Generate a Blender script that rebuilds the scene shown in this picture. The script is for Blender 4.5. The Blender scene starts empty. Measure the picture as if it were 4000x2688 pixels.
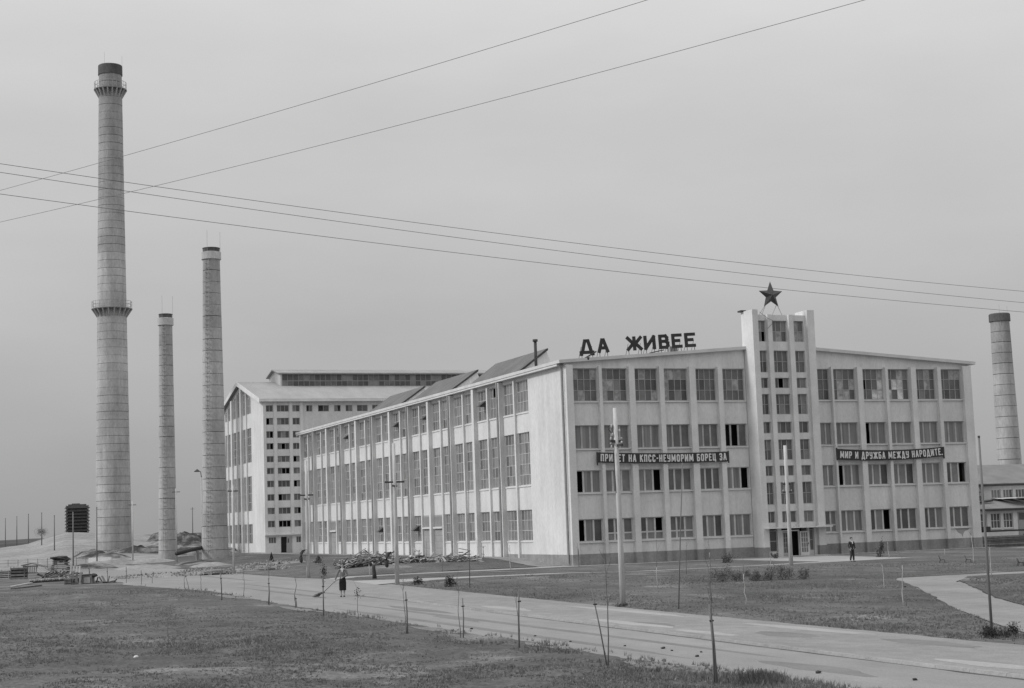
import bpy, bmesh, math, random
import numpy as np
from mathutils import Vector, Matrix, noise as mnoise
random.seed(7)
rng = np.random.default_rng(7)
C = bpy.context.scene.collection
SC = bpy.context.scene

# ------------------------------------------------------------------ camera
YAW, PITCH, ROLL = 0.37301, 0.11149, -0.03492
fw = Vector((math.sin(YAW)*math.cos(PITCH), math.cos(YAW)*math.cos(PITCH), math.sin(PITCH)))
r0 = Vector((math.cos(YAW), -math.sin(YAW), 0)); u0 = r0.cross(fw)
rt = r0*math.cos(ROLL) + u0*math.sin(ROLL); up = -r0*math.sin(ROLL) + u0*math.cos(ROLL)
CAM = Vector((-50.7206, -118.296, 3.5))
cd = bpy.data.cameras.new('camera'); cam = bpy.data.objects.new('camera', cd); C.objects.link(cam)
m3 = Matrix((rt, up, -fw)).transposed()
cam.matrix_world = Matrix.Translation(CAM) @ m3.to_4x4()
cd.sensor_fit = 'HORIZONTAL'; cd.sensor_width = 36; cd.lens = 6274.7/4000*36
cd.clip_start = 0.5; cd.clip_end = 8000
SC.camera = cam

# ------------------------------------------------------------------ sky and sun (thin high overcast, hazy sun from the left)
SUN_EL, SUN_AZ = math.radians(38), math.radians(-84)      # azimuth from +y towards +x
w = bpy.data.worlds.new('World'); SC.world = w; w.use_nodes = True
nt = w.node_tree; nt.nodes.clear()
def N(t, **k):
    n = nt.nodes.new(t)
    for a, b in k.items(): setattr(n, a, b)
    return n
sky = N('ShaderNodeTexSky', sky_type='NISHITA'); sky.sun_disc = False
sky.sun_elevation = SUN_EL; sky.sun_rotation = SUN_AZ; sky.air_density = 1.0; sky.dust_density = 3.0
bw = N('ShaderNodeRGBToBW'); nt.links.new(sky.outputs[0], bw.inputs[0])
tc = N('ShaderNodeTexCoord'); sep = N('ShaderNodeSeparateXYZ'); nt.links.new(tc.outputs['Generated'], sep.inputs[0])
cl = N('ShaderNodeClamp'); nt.links.new(sep.outputs['Z'], cl.inputs[0])
ma = N('ShaderNodeMath', operation='MULTIPLY_ADD'); nt.links.new(cl.outputs[0], ma.inputs[0])
ma.inputs[1].default_value = 9.8; ma.inputs[2].default_value = 3.35     # overcast luminance, rising to the zenith
mp = N('ShaderNodeMapping'); nt.links.new(tc.outputs['Generated'], mp.inputs[0]); mp.inputs['Scale'].default_value = (2.2, 2.2, 7)
nz = N('ShaderNodeTexNoise'); nz.inputs['Scale'].default_value = 1.5; nz.inputs['Detail'].default_value = 5
nt.links.new(mp.outputs[0], nz.inputs['Vector'])
mr = N('ShaderNodeMapRange'); nt.links.new(nz.outputs['Fac'], mr.inputs[0])
mr.inputs[1].default_value = .25; mr.inputs[2].default_value = .75; mr.inputs[3].default_value = .91; mr.inputs[4].default_value = 1.09
mu = N('ShaderNodeMath', operation='MULTIPLY'); nt.links.new(ma.outputs[0], mu.inputs[0]); nt.links.new(mr.outputs[0], mu.inputs[1])
mx = N('ShaderNodeMix', data_type='FLOAT'); mx.inputs[0].default_value = .12
nt.links.new(mu.outputs[0], mx.inputs[2]); nt.links.new(bw.outputs[0], mx.inputs[3])
bg = N('ShaderNodeBackground'); bg.inputs['Strength'].default_value = .1
nt.links.new(mx.outputs[0], bg.inputs['Color'])
wo = N('ShaderNodeOutputWorld'); nt.links.new(bg.outputs[0], wo.inputs[0])
sl = bpy.data.lights.new('sun', 'SUN'); so = bpy.data.objects.new('sun', sl); C.objects.link(so)
sl.energy = 1.7; sl.angle = math.radians(10); sl.color = (1, 1, 1)
sd = Vector((math.sin(SUN_AZ)*math.cos(SUN_EL), math.cos(SUN_AZ)*math.cos(SUN_EL), math.sin(SUN_EL)))
so.rotation_euler = sd.to_track_quat('Z', 'Y').to_euler(); so.location = (-60, -60, 60)
vs = SC.view_settings; vs.view_transform = 'Standard'; vs.look = 'None'; vs.gamma = 1; vs.use_curve_mapping = False; vs.exposure = 0.14

# ------------------------------------------------------------------ materials (a monochrome photograph: every colour is a grey)
MATS = {}
def mat(name, lo, hi=None, scale=3.0, detail=4, rough=.85, bump=0.0, bscale=20, spec=.3, stretch=(1,1,1), rnd=0.0, fine=0.0, fscale=40, coords='Object', lo_pos=.3, hi_pos=.7, metal=0, streak=0.0):
    if name in MATS: return MATS[name]
    m = bpy.data.materials.new(name); m.use_nodes = True; t = m.node_tree; t.nodes.clear()
    out = t.nodes.new('ShaderNodeOutputMaterial'); p = t.nodes.new('ShaderNodeBsdfPrincipled'); t.links.new(p.outputs[0], out.inputs[0])
    p.inputs['Roughness'].default_value = rough; p.inputs['Specular IOR Level'].default_value = spec; p.inputs['Metallic'].default_value = metal
    hi = lo if hi is None else hi
    co = t.nodes.new('ShaderNodeTexCoord'); mpn = t.nodes.new('ShaderNodeMapping'); mpn.inputs['Scale'].default_value = stretch
    if coords == 'World':
        ge = t.nodes.new('ShaderNodeNewGeometry'); t.links.new(ge.outputs['Position'], mpn.inputs[0])
    else: t.links.new(co.outputs[coords], mpn.inputs[0])
    n = t.nodes.new('ShaderNodeTexNoise'); n.inputs['Scale'].default_value = scale; n.inputs['Detail'].default_value = detail; n.inputs['Roughness'].default_value = .62
    t.links.new(mpn.outputs[0], n.inputs['Vector'])
    r = t.nodes.new('ShaderNodeMapRange'); t.links.new(n.outputs['Fac'], r.inputs[0])
    r.inputs[1].default_value = lo_pos; r.inputs[2].default_value = hi_pos; r.inputs[3].default_value = lo; r.inputs[4].default_value = hi
    v = r.outputs[0]
    if fine:
        n2 = t.nodes.new('ShaderNodeTexNoise'); n2.inputs['Scale'].default_value = fscale; n2.inputs['Detail'].default_value = 3
        t.links.new(mpn.outputs[0], n2.inputs['Vector'])
        r2 = t.nodes.new('ShaderNodeMapRange'); t.links.new(n2.outputs['Fac'], r2.inputs[0])
        r2.inputs[1].default_value = .3; r2.inputs[2].default_value = .7; r2.inputs[3].default_value = 1-fine; r2.inputs[4].default_value = 1+fine
        q = t.nodes.new('ShaderNodeMath'); q.operation = 'MULTIPLY'; t.links.new(v, q.inputs[0]); t.links.new(r2.outputs[0], q.inputs[1]); v = q.outputs[0]
    if streak:      # rain streaks and old repairs
        for (sc_, st_, lo_, hi_, a_, b_) in ((1.6, (1,1,.045), 1-streak, 1+streak*.5, .32, .62), (.22, (1,1,1), 1-streak*.9, 1+streak*.6, .40, .60), (.9, (1,1,1), 1-streak*.6, 1, .30, .42)):
            mp2 = t.nodes.new('ShaderNodeMapping'); mp2.inputs['Scale'].default_value = st_; t.links.new(mpn.inputs[0].links[0].from_socket, mp2.inputs[0])
            n5 = t.nodes.new('ShaderNodeTexNoise'); n5.inputs['Scale'].default_value = sc_; n5.inputs['Detail'].default_value = 5; t.links.new(mp2.outputs[0], n5.inputs['Vector'])
            r5 = t.nodes.new('ShaderNodeMapRange'); t.links.new(n5.outputs['Fac'], r5.inputs[0])
            r5.inputs[1].default_value = a_; r5.inputs[2].default_value = b_; r5.inputs[3].default_value = lo_; r5.inputs[4].default_value = hi_
            q = t.nodes.new('ShaderNodeMath'); q.operation = 'MULTIPLY'; t.links.new(v, q.inputs[0]); t.links.new(r5.outputs[0], q.inputs[1]); v = q.outputs[0]
    if rnd:
        oi = t.nodes.new('ShaderNodeObjectInfo'); r3 = t.nodes.new('ShaderNodeMapRange'); t.links.new(oi.outputs['Random'], r3.inputs[0])
        r3.inputs[3].default_value = 1-rnd; r3.inputs[4].default_value = 1+rnd
        q = t.nodes.new('ShaderNodeMath'); q.operation = 'MULTIPLY'; t.links.new(v, q.inputs[0]); t.links.new(r3.outputs[0], q.inputs[1]); v = q.outputs[0]
    t.links.new(v, p.inputs['Base Color'])
    if bump:
        n4 = t.nodes.new('ShaderNodeTexNoise'); n4.inputs['Scale'].default_value = bscale; n4.inputs['Detail'].default_value = 4
        t.links.new(mpn.outputs[0], n4.inputs['Vector'])
        b = t.nodes.new('ShaderNodeBump'); b.inputs['Strength'].default_value = bump; b.inputs['Distance'].default_value = .05
        t.links.new(n4.outputs['Fac'], b.inputs['Height']); t.links.new(b.outputs[0], p.inputs['Normal'])
    MATS[name] = m; return m
PLASTER = mat('plaster', .56, .66, .35, 6, .9, .25, 9, stretch=(1,1,.45), fine=.07, fscale=6, coords='World', streak=.06)
TRIM    = mat('trim_plaster', .57, .66, .8, 4, .9, .1, 10, fine=.05, fscale=8, coords='World', streak=.045)
PLINTH  = mat('plinth_render', .22, .30, .6, 5, .9, .2, 9, fine=.1, fscale=7, coords='World', streak=.12)
CONC    = mat('stack_concrete', .32, .44, .55, 6, .9, .25, 6, stretch=(1,1,.35), rnd=.05, fine=.12, fscale=5, coords='World', streak=.10)
CONCS = [CONC]+[mat('stack_concrete_stained_%s' % nm, lo_, hi_, .55, 6, .9, .25, 6, stretch=(1,1,.35), rnd=.05, fine=.12, fscale=5, coords='World', streak=.10) for nm, lo_, hi_ in (('faint',.31,.44),('light',.28,.40),('medium',.25,.36),('heavy',.22,.33))]
SOOT    = mat('sooty_concrete', .06, .12, .7, 5, .9, .2, 6, stretch=(1,1,.4), fine=.15, fscale=5, coords='World')
DARKC   = mat('dark_concrete', .20, .28, .7, 4, .9)  # darker grey concrete for platforms, roof vent and duct support
GALV    = mat('painted_metal', .26, .34, 2, 3, .6)
DARKM   = mat('dark_iron', .035, .06, 3, 3, .6)
ROOFM   = mat('sheet_roof', .27, .34, .5, 5, .75, .1, 4, stretch=(1,.25,1), fine=.06, fscale=3, coords='World')
ROOFD   = mat('dark_roofing_felt', .10, .15, .5, 5, .85, .2, 5, fine=.12, fscale=5, coords='World')
FRAME   = mat('window_frame_paint', .34, .44, 2, 3, .7)
FRAMEL  = mat('pale_window_frame', .46, .56, 2, 3, .7)
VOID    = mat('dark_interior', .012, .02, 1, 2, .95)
GLASS   = [mat('window_glass_dark', .06, .10, .9, 4, .16, spec=.5, coords='World'),
           mat('window_glass', .095, .155, 1.1, 4, .22, spec=.5, coords='World'),
           mat('window_glass_dusty', .15, .24, 1.3, 5, .35, spec=.5, coords='World'),
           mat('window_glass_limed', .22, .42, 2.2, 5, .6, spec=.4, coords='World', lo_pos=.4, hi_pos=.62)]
BACKLITG  = mat('painted_backlight_pane', .40, .72, 1.6, 5, .6, spec=.4, coords='World', lo_pos=.4, hi_pos=.6)  # daylight seen through from the far side, put into the pane colour
CURT    = mat('curtained_glass', .13, .25, 3.2, 2, .3, spec=.5, stretch=(1,1,.05), coords='World')
SIDEG   = [mat('factory_glass', .15, .22, .9, 5, .3, spec=.4, coords='World'),
           mat('factory_glass_dusty', .20, .28, .9, 5, .4, spec=.4, coords='World'),
           mat('factory_glass_dark', .10, .14, .9, 4, .25, spec=.4, coords='World')]
BANNER  = mat('banner_cloth', .035, .055, 1.5, 3, .9, .1, 6)
LETTERW = mat('white_lettering', .58, .70, 5, 3, .9)
SIGNB   = mat('dark_sign_paint', .030, .05, 3, 3, .7)
STARM   = mat('dark_star_paint', .035, .055, 3, 3, .5, spec=.5)
POLEC   = mat('pole_concrete', .36, .56, 1.2, 6, .9, .25, 14, stretch=(3,3,.35), fine=.12, fscale=9)
WOODP   = mat('pole_timber', .13, .20, 1.5, 5, .9, .3, 14, stretch=(4,4,.25))
WOODP2  = mat('pale_timber', .30, .44, 2.0, 5, .9, .3, 12, stretch=(1,1,1), rnd=.18)
WOODG   = mat('weathered_timber', .10, .20, 2.0, 5, .9, .3, 12, rnd=.35)
BARK    = mat('sapling_bark', .10, .17, 6, 5, .95, .4, 30, stretch=(1,1,.3))
BARKL   = mat('limed_bark', .34, .46, 6, 5, .95, .3, 30, stretch=(1,1,.3))
LEAF    = mat('shrub_leaf', .06, .13, 2, 4, .8, rnd=.2)
CONIF   = mat('conifer_leaf', .028, .055, 3, 4, .85)
WIREM   = mat('wire', .12, .16, 3, 2, .6)
CERAM   = mat('insulator_ceramic', .38, .48, 3, 2, .3, spec=.5)
SKIN    = mat('skin', .33, .38, 6, 3, .6)
HAIR    = mat('dark_hair', .03, .05, 8, 3, .7)
KNIT    = mat('grey_cardigan', .14, .19, 10, 3, .95, .2, 60)
BLOUSE  = mat('white_cloth', .62, .70, 8, 3, .9)
SKIRT   = mat('black_skirt_cloth', .010, .018, 8, 3, .9)
SUIT    = mat('dark_suit_cloth', .035, .055, 8, 3, .9)
SHOE    = mat('dark_shoe', .04, .06, 8, 3, .6)
BROOMM  = mat('broom_twig', .10, .15, 12, 3, .95)
STONE   = mat('pale_rubble', .18, .34, 1.5, 5, .95, .3, 8, rnd=.25, coords='World')
CONCW   = mat('whitewashed_masonry', .58, .70, 2, 4, .9, .1, 8)
SACK    = mat('dark_sacking', .035, .06, 5, 4, .95, .2, 20)
RUBBER  = mat('rubber', .02, .03, 5, 2, .8)

def ground_mat(name, layers, bump=.5, bscale=6, rough=.95):
    """layers: list of (scale, stretch, lo, hi, lo_pos, hi_pos) multiplied together; the first gives the base value"""
    m = bpy.data.materials.new(name); m.use_nodes = True; t = m.node_tree; t.nodes.clear()
    out = t.nodes.new('ShaderNodeOutputMaterial'); p = t.nodes.new('ShaderNodeBsdfPrincipled'); t.links.new(p.outputs[0], out.inputs[0])
    p.inputs['Roughness'].default_value = rough; p.inputs['Specular IOR Level'].default_value = 0
    ge = t.nodes.new('ShaderNodeNewGeometry'); v = None
    for i, (s, st, lo, hi, a, b) in enumerate(layers):
        mpn = t.nodes.new('ShaderNodeMapping'); mpn.inputs['Scale'].default_value = st; mpn.inputs['Location'].default_value = (i*3.7, i*1.9, 0)
        t.links.new(ge.outputs['Position'], mpn.inputs[0])
        n = t.nodes.new('ShaderNodeTexNoise'); n.inputs['Scale'].default_value = s; n.inputs['Detail'].default_value = 6; n.inputs['Roughness'].default_value = .65
        t.links.new(mpn.outputs[0], n.inputs['Vector'])
        r = t.nodes.new('ShaderNodeMapRange'); t.links.new(n.outputs['Fac'], r.inputs[0])
        r.inputs[1].default_value = a; r.inputs[2].default_value = b; r.inputs[3].default_value = lo; r.inputs[4].default_value = hi
        if v is None: v = r.outputs[0]
        else:
            q = t.nodes.new('ShaderNodeMath'); q.operation = 'MULTIPLY'; t.links.new(v, q.inputs[0]); t.links.new(r.outputs[0], q.inputs[1]); v = q.outputs[0]
    t.links.new(v, p.inputs['Base Color'])
    n4 = t.nodes.new('ShaderNodeTexNoise'); n4.inputs['Scale'].default_value = bscale; n4.inputs['Detail'].default_value = 6
    t.links.new(ge.outputs['Position'], n4.inputs['Vector'])
    b = t.nodes.new('ShaderNodeBump'); b.inputs['Strength'].default_value = bump; b.inputs['Distance'].default_value = .08
    t.links.new(n4.outputs['Fac'], b.inputs['Height']); t.links.new(b.outputs[0], p.inputs['Normal'])
    MATS[name] = m; return m
DIRT  = ground_mat('dry_earth', [(.15,(1,1,1),.18,.28,.3,.7),(1.2,(1,1,1),.85,1.15,.3,.7),(9,(1,1,1),.9,1.1,.3,.7)], .4, 5)
ROADM = ground_mat('worn_road', [(.18,(1,.35,1),.215,.285,.3,.7),(1.1,(1,.5,1),.93,1.07,.3,.7),(14,(1,1,1),.88,1.12,.3,.7)], .25, 18)
WALKM = ground_mat('gravel_walk', [(.3,(1,.35,1),.21,.29,.3,.7),(1.8,(1,.6,1),.88,1.10,.3,.7),(16,(1,1,1),.86,1.14,.3,.7)], .35, 20)
PAVEM = ground_mat('paving', [(.4,(1,1,1),.28,.37,.3,.7),(4,(1,1,1),.92,1.08,.3,.7)], .2, 12)
GRASSM = ground_mat('turf', [(.05,(1,.6,1),.09,.145,.32,.68),(.25,(1,.5,1),.80,1.22,.32,.68),(.9,(1,.7,1),.86,1.16,.3,.7),(4,(1,.8,1),.85,1.16,.3,.7),(9,(1,.7,1),.68,1.32,.3,.7),(.22,(1,.5,1),1,1.75,.56,.68),(1.3,(1,.6,1),1,1.25,.60,.72)], .6, 14)
FIELDM = ground_mat('ploughed_field', [(.02,(1,1,1),.07,.11,.3,.7),(.4,(1,1,1),.85,1.15,.3,.7)], .4, 2)
SPOILM = ground_mat('pale_spoil', [(.05,(1,1,1),.20,.30,.3,.7),(.35,(1,1,1),.78,1.2,.3,.7),(2.5,(1,1,1),.8,1.2,.3,.7)], 1.0, 1.2)
HEAPM = ground_mat('dark_rubble', [(.3,(1,1,.6),.06,.26,.44,.66),(2,(1,1,1),.75,1.25,.3,.7)], 1.0, 2)
KERBM = ground_mat('kerb_stone', [(.5,(1,.3,1),.22,.34,.3,.7),(6,(1,1,1),.85,1.15,.3,.7)], .3, 12)
CLODM = ground_mat('dark_clod', [(3,(1,1,1),.05,.09,.3,.7)], .6, 12)

# ------------------------------------------------------------------ mesh helpers
class MB:
    def __init__(s): s.v = []; s.f = []; s.mi = []
    def quad(s, a, b, c, d, mi=0):
        i = len(s.v); s.v += [tuple(a), tuple(b), tuple(c), tuple(d)]; s.f.append((i, i+1, i+2, i+3)); s.mi.append(mi); return s
    def box(s, x0, x1, y0, y1, z0, z1, mi=0):
        return s.hexa([(x0,y0,z0),(x1,y0,z0),(x1,y1,z0),(x0,y1,z0),(x0,y0,z1),(x1,y0,z1),(x1,y1,z1),(x0,y1,z1)], mi)
    def hexa(s, p, mi=0):
        i = len(s.v); s.v += [tuple(q) for q in p]
        for f in ((0,3,2,1),(4,5,6,7),(0,1,5,4),(1,2,6,5),(2,3,7,6),(3,0,4,7)):
            s.f.append(tuple(i+k for k in f)); s.mi.append(mi)
        return s
    def prism(s, poly, a, b, mi=0):
        """poly: list of points for the near cap given by function a(p), far cap by b(p)"""
        n = len(poly); i = len(s.v); s.v += [tuple(a(p)) for p in poly] + [tuple(b(p)) for p in poly]
        s.f.append(tuple(range(i, i+n))); s.mi.append(mi); s.f.append(tuple(range(i+2*n-1, i+n-1, -1))); s.mi.append(mi)
        for k in range(n):
            j = (k+1) % n; s.f.append((i+k, i+n+k, i+n+j, i+j)); s.mi.append(mi)
        return s
    def tube(s, pts, rad, n=6, mi=0, cap=True):
        pts = [Vector(p) for p in pts]; rad = rad if hasattr(rad, '__len__') else [rad]*len(pts)
        i0 = len(s.v)
        for k, p in enumerate(pts):
            d = (pts[min(k+1, len(pts)-1)] - pts[max(k-1, 0)]).normalized()
            a = d.cross(Vector((0,0,1)) if abs(d.z) < .95 else Vector((1,0,0))).normalized(); b = d.cross(a)
            for q in range(n):
                t = 2*math.pi*q/n; s.v.append(tuple(p + (a*math.cos(t) + b*math.sin(t))*rad[k]))
        for k in range(len(pts)-1):
            for q in range(n):
                a = i0+k*n+q; b = i0+k*n+(q+1)%n; s.f.append((a, a+n, b+n, b)); s.mi.append(mi)
        if cap:
            s.f.append(tuple(i0+q for q in range(n))); s.mi.append(mi)
            e = i0+(len(pts)-1)*n; s.f.append(tuple(e+q for q in range(n-1, -1, -1))); s.mi.append(mi)
        return s
    def lathe(s, prof, n=40, cx=0, cy=0, mi=0, closed=True):
        i0 = len(s.v)
        for r, z in prof:
            for q in range(n):
                t = 2*math.pi*q/n; s.v.append((cx+r*math.cos(t), cy+r*math.sin(t), z))
        for k in range(len(prof)-1):
            for q in range(n):
                a = i0+k*n+q; b = i0+k*n+(q+1)%n; s.f.append((a, b, b+n, a+n)); s.mi.append(mi)
        if closed:
            s.f.append(tuple(i0+q for q in range(n-1, -1, -1))); s.mi.append(mi)
            e = i0+(len(prof)-1)*n; s.f.append(tuple(e+q for q in range(n))); s.mi.append(mi)
        return s
    def blob(s, c, r, n=7, m=5, jit=.25, mi=0):
        i0 = len(s.v); sd = random.random()*99
        for k in range(m+1):
            ph = math.pi*k/m
            for q in range(n):
                t = 2*math.pi*q/n
                d = Vector((math.sin(ph)*math.cos(t), math.sin(ph)*math.sin(t), math.cos(ph)))
                j = 1 + jit*2*mnoise.noise(d*1.3 + Vector((sd, sd, sd)))
                s.v.append((c[0]+d.x*r[0]*j, c[1]+d.y*r[1]*j, c[2]+d.z*r[2]*j))
        for k in range(m):
            for q in range(n):
                a = i0+k*n+q; b = i0+k*n+(q+1)%n; s.f.append((a, a+n, b+n, b)); s.mi.append(mi)
        return s
    def mesh(s, name, mats):
        me = bpy.data.meshes.new(name); me.from_pydata(s.v, [], s.f); 
        mats = mats if isinstance(mats, (list, tuple)) else [mats]
        for m in mats: me.materials.append(m)
        if len(mats) > 1: me.polygons.foreach_set('material_index', s.mi)
        me.update(); return me
    def build(s, name, mats, parent=None, smooth=False, loc=None):
        me = s.mesh(name, mats)
        if smooth: me.polygons.foreach_set('use_smooth', [True]*len(me.polygons))
        return link(name, me, parent, loc)
def link(name, me, parent=None, loc=None, rz=None):
    o = bpy.data.objects.new(name, me); C.objects.link(o)
    if parent: o.parent = parent
    if loc is not None: o.location = loc
    if rz is not None: o.rotation_euler = (0, 0, rz)
    return o
def tag(o, label=None, cat=None, group=None, kind=None):
    if label: o['label'] = label
    if cat: o['category'] = cat
    if group: o['group'] = group
    if kind: o['kind'] = kind
    return o
def thing(name, label, cat, loc=(0,0,0), rz=0, group=None):
    o = bpy.data.objects.new(name, None); C.objects.link(o); o.location = loc; o.rotation_euler = (0,0,rz); o.empty_display_size = .3
    return tag(o, label, cat, group)
def dup(root, loc, rz=None, label=None, scale=None):
    r = root.copy(); C.objects.link(r); r.location = loc
    if rz is not None: r.rotation_euler = (0,0,rz)
    if scale: r.scale = scale
    if label: r['label'] = label
    for ch in list(root.children):
        c = ch.copy(); C.objects.link(c); c.parent = r
        for g in list(ch.children):
            d = g.copy(); C.objects.link(d); d.parent = c
    return r

# ------------------------------------------------------------------ terrain
def S(t): t = max(0., min(1., t)); return t*t*(3-2*t)
def TA(x, y):     # the bank rising towards the side wall
    return .62*S((x+21)/15)*S((y-.5)/13)
def struct(name, mb, m, smooth=False): return tag(mb.build(name, m, None, smooth), kind='structure')
def grid(x0, x1, nx, y0, y1, ny, fz):
    b = MB()
    for j in range(ny+1):
        for i in range(nx+1):
            x = x0+(x1-x0)*i/nx; y = y0+(y1-y0)*j/ny; b.v.append((x, y, fz(x, y)))
    for j in range(ny):
        for i in range(nx):
            a = j*(nx+1)+i; b.f.append((a, a+1, a+nx+2, a+nx+1)); b.mi.append(0)
    return b
b = MB()
b.quad((-3000,-900,-.03),(3000,-900,-.03),(3000,5000,-.03),(-3000,5000,-.03))
struct('ground', b, DIRT)
def sheet(name, poly, z, m, jit=0.0, step=.6, lip=.06, kind=True):
    """a flat polygon with a ragged edge and a small lip"""
    pts = []
    for i in range(len(poly)):
        a = Vector(poly[i]); c = Vector(poly[(i+1) % len(poly)]); L = (c-a).length; n = max(1, int(L/step)) if jit else 1
        nrm = Vector((-(c-a).y, (c-a).x)).normalized()
        for k in range(n):
            p = a.lerp(c, k/n)
            if jit: p = p + nrm*jit*(mnoise.noise(Vector((p.x*.9, p.y*.9, z*40)))+.7*mnoise.noise(Vector((p.x*3.1, p.y*3.1, 5))))
            pts.append(p)
    bm = bmesh.new(); vs = [bm.verts.new((p.x, p.y, z)) for p in pts]
    es = [bm.edges.new((vs[i], vs[(i+1) % len(vs)])) for i in range(len(vs))]
    bmesh.ops.triangle_fill(bm, use_beauty=True, edges=es)
    lo = [bm.verts.new((p.x, p.y, z-lip)) for p in pts]
    for i in range(len(vs)):
        j = (i+1) % len(vs); bm.faces.new((vs[i], lo[i], lo[j], vs[j]))
    bmesh.ops.recalc_face_normals(bm, faces=bm.faces)
    for f in bm.faces:
        if abs(f.normal.z) > .9 and f.normal.z < 0: f.normal_flip()
    me = bpy.data.meshes.new(name); bm.to_mesh(me); bm.free(); me.materials.append(m)
    return tag(link(name, me), kind='structure')
sheet('road', [(-33.9,-150),(-24,-150),(-22.5,-86),(-21.9,-20),(-20.4,-14),(-20.2,-3),(-21.4,0),(-21.8,14),(-21.6,60),(-33,60),(-34.8,8),(-33.2,-14)], .004, ROADM)
sheet('pavement', [(-28.9,-150),(-24.4,-150),(-24.4,-83),(-23.6,-60),(-22.6,-38),(-21.8,-22),(-24.8,-29),(-27.1,-34.5),(-27.4,-47),(-28.0,-60),(-28.6,-78),(-28.9,-86)], .075, WALKM, .10, .8)
KL = [(-27.1,-34.5),(-27.3,-43.6),(-27.75,-52),(-28.05,-62),(-28.35,-71),(-28.65,-80),(-28.95,-88),(-28.95,-150)]
b = MB()
for (xa, ya), (xb, yb) in zip(KL, KL[1:]):
    L = math.hypot(xb-xa, yb-ya); n = max(1, int(L/1.2))
    for k in range(n):
        t0, t1 = k/n, (k+1)/n; gp = .004/L
        p0 = (xa+(xb-xa)*(t0+gp), ya+(yb-ya)*(t0+gp)); p1 = (xa+(xb-xa)*(t1-gp), ya+(yb-ya)*(t1-gp)); h = .08+random.uniform(-.006,.006)
        b.hexa([(p0[0]-.16,p0[1],0),(p0[0],p0[1],0),(p1[0],p1[1],0),(p1[0]-.16,p1[1],0),(p0[0]-.13,p0[1],h),(p0[0],p0[1],h),(p1[0],p1[1],h),(p1[0]-.13,p1[1],h)])
struct('kerb', b, KERBM)
sheet('gutter_dirt', [(-27.5,-34.5),(-27.5,-44),(-28.3,-62),(-28.95,-80),(-29.25,-90),(-29.25,-150),(-29.0,-150),(-29.0,-88),(-28.75,-80),(-28.15,-62),(-27.4,-43.6),(-27.2,-34.5)], .008, ground_mat('damp_gutter', [(1.5,(1,.4,1),.06,.18,.3,.7)], .4, 10), .05, .8, .006)
sheet('yard_ground', [(-47,1),(-43.5,4.4),(-38.3,2.6),(-34.2,4.6),(-33.4,12),(-34.6,20),(-33.5,32),(-32.5,52),(-32.2,62),(-37,72),(-60,72),(-80,30)], .008, ground_mat('trodden_yard', [(.25,(1,1,1),.09,.19,.35,.65),(1.5,(1,1,1),.8,1.2,.3,.7),(8,(1,1,1),.85,1.15,.3,.7)], .6, 5), .3, .8, .01)
# lawns
L1 = [(-33.3,-135),(-33.3,-95),(-33.3,-83.4),(-33.0,-72.5),(-32.9,-57),(-32.8,-44),(-32.6,-36),(-32.0,-17),(-34.4,5.0),(-38.3,3.0),(-40.5,8.5),(-43.5,4.7),(-62,6),(-95,2),(-95,-135)]
def fz1(x, y): return .035+.05*mnoise.noise(Vector((x*.35, y*.35, 0)))+.025*mnoise.noise(Vector((x*1.3, y*1.3, 4)))
sheet('lawn', L1, .02, GRASSM, .20, .4, .05)
def Hm(x, y):
    f = S((-33.9-x)/2.2)*S((1-y)/4)
    return f*(.05+.11*mnoise.noise(Vector((x*.22, y*.16, 1)))+.06*mnoise.noise(Vector((x*.7, y*.5, 6)))+.03*mnoise.noise(Vector((x*2.1, y*1.6, 3))))
struct('rough_turf', grid(-66, -33.6, 76, -112, .6, 240, lambda x, y: .024+max(-.02, Hm(x, y))), GRASSM, True)
sheet('lawn', [(-21.5,1.0),(-20.9,-3.2),(-18.6,-.2),(-11,.6),(-2.2,1.6),(-2.2,2.0),(-21.6,2.0)], .016, GRASSM, .08, .6, .04)
bank = grid(-21.7, -2.2, 40, 2.0, 120, 120, lambda x, y: .02+TA(x, y)+.04*mnoise.noise(Vector((x*.5, y*.5, 2))))
struct('grass_bank', bank, GRASSM, True)
struct('side_pavement', grid(-2.2, 0, 4, 2, 120, 60, lambda x, y: .03+TA(x, y)), ground_mat('trodden_earth', [(.5,(1,1,1),.2,.3,.3,.7),(4,(1,1,1),.85,1.15,.3,.7)], .4, 8), True)
sheet('lawn', [(-20.3,-6.0),(-18.3,-2.6),(-11,-1.8),(-1.8,-1.9),(12.6,-2.3),(12.4,-16.6),(3,-18.2),(-3.5,-17.8),(-7.1,-14.4),(-13.6,-12.6),(-18.6,-11.5),(-20.8,-10.5)], .026, GRASSM, .12, .6, .05)
sheet('lawn', [(-21.7,-22),(-17,-16.8),(-13,-15.8),(-7,-16.4),(-2.5,-19.6),(12.2,-18.8),(19.8,-17.8),(21.6,-2.4),(40,-2.2),(62,3),(62,-46.0),(-1.5,-46.6),(-3.0,-48.6),(-5.0,-52.4),(-7.3,-56.3),(-11.4,-63.4),(-15,-69.3),(-17.6,-73.9),(-19.7,-77.8),(-22.5,-83.2),(-24.1,-85.5),(-24.0,-75),(-23.4,-58.7),(-22.8,-44),(-22.2,-31.3)], .03, GRASSM, .14, .6, .05)
sheet('lawn', [(1.0,-49.0),(-2.2,-52.8),(-6.2,-59.3),(-10.5,-66.2),(-13.2,-71.2),(-20,-84),(30,-84),(30,-49)], .03, GRASSM, .14, .6, .05)
sheet('paved_strip', [(-2,-.2),(-1.6,-1.7),(39.6,-1.9),(40.4,6),(39.4,6),(39.4,.0),(-.2,.0),(-.2,2.0),(-2.2,2.0)], .034, PAVEM, .03, 1.0, .05)
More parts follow.
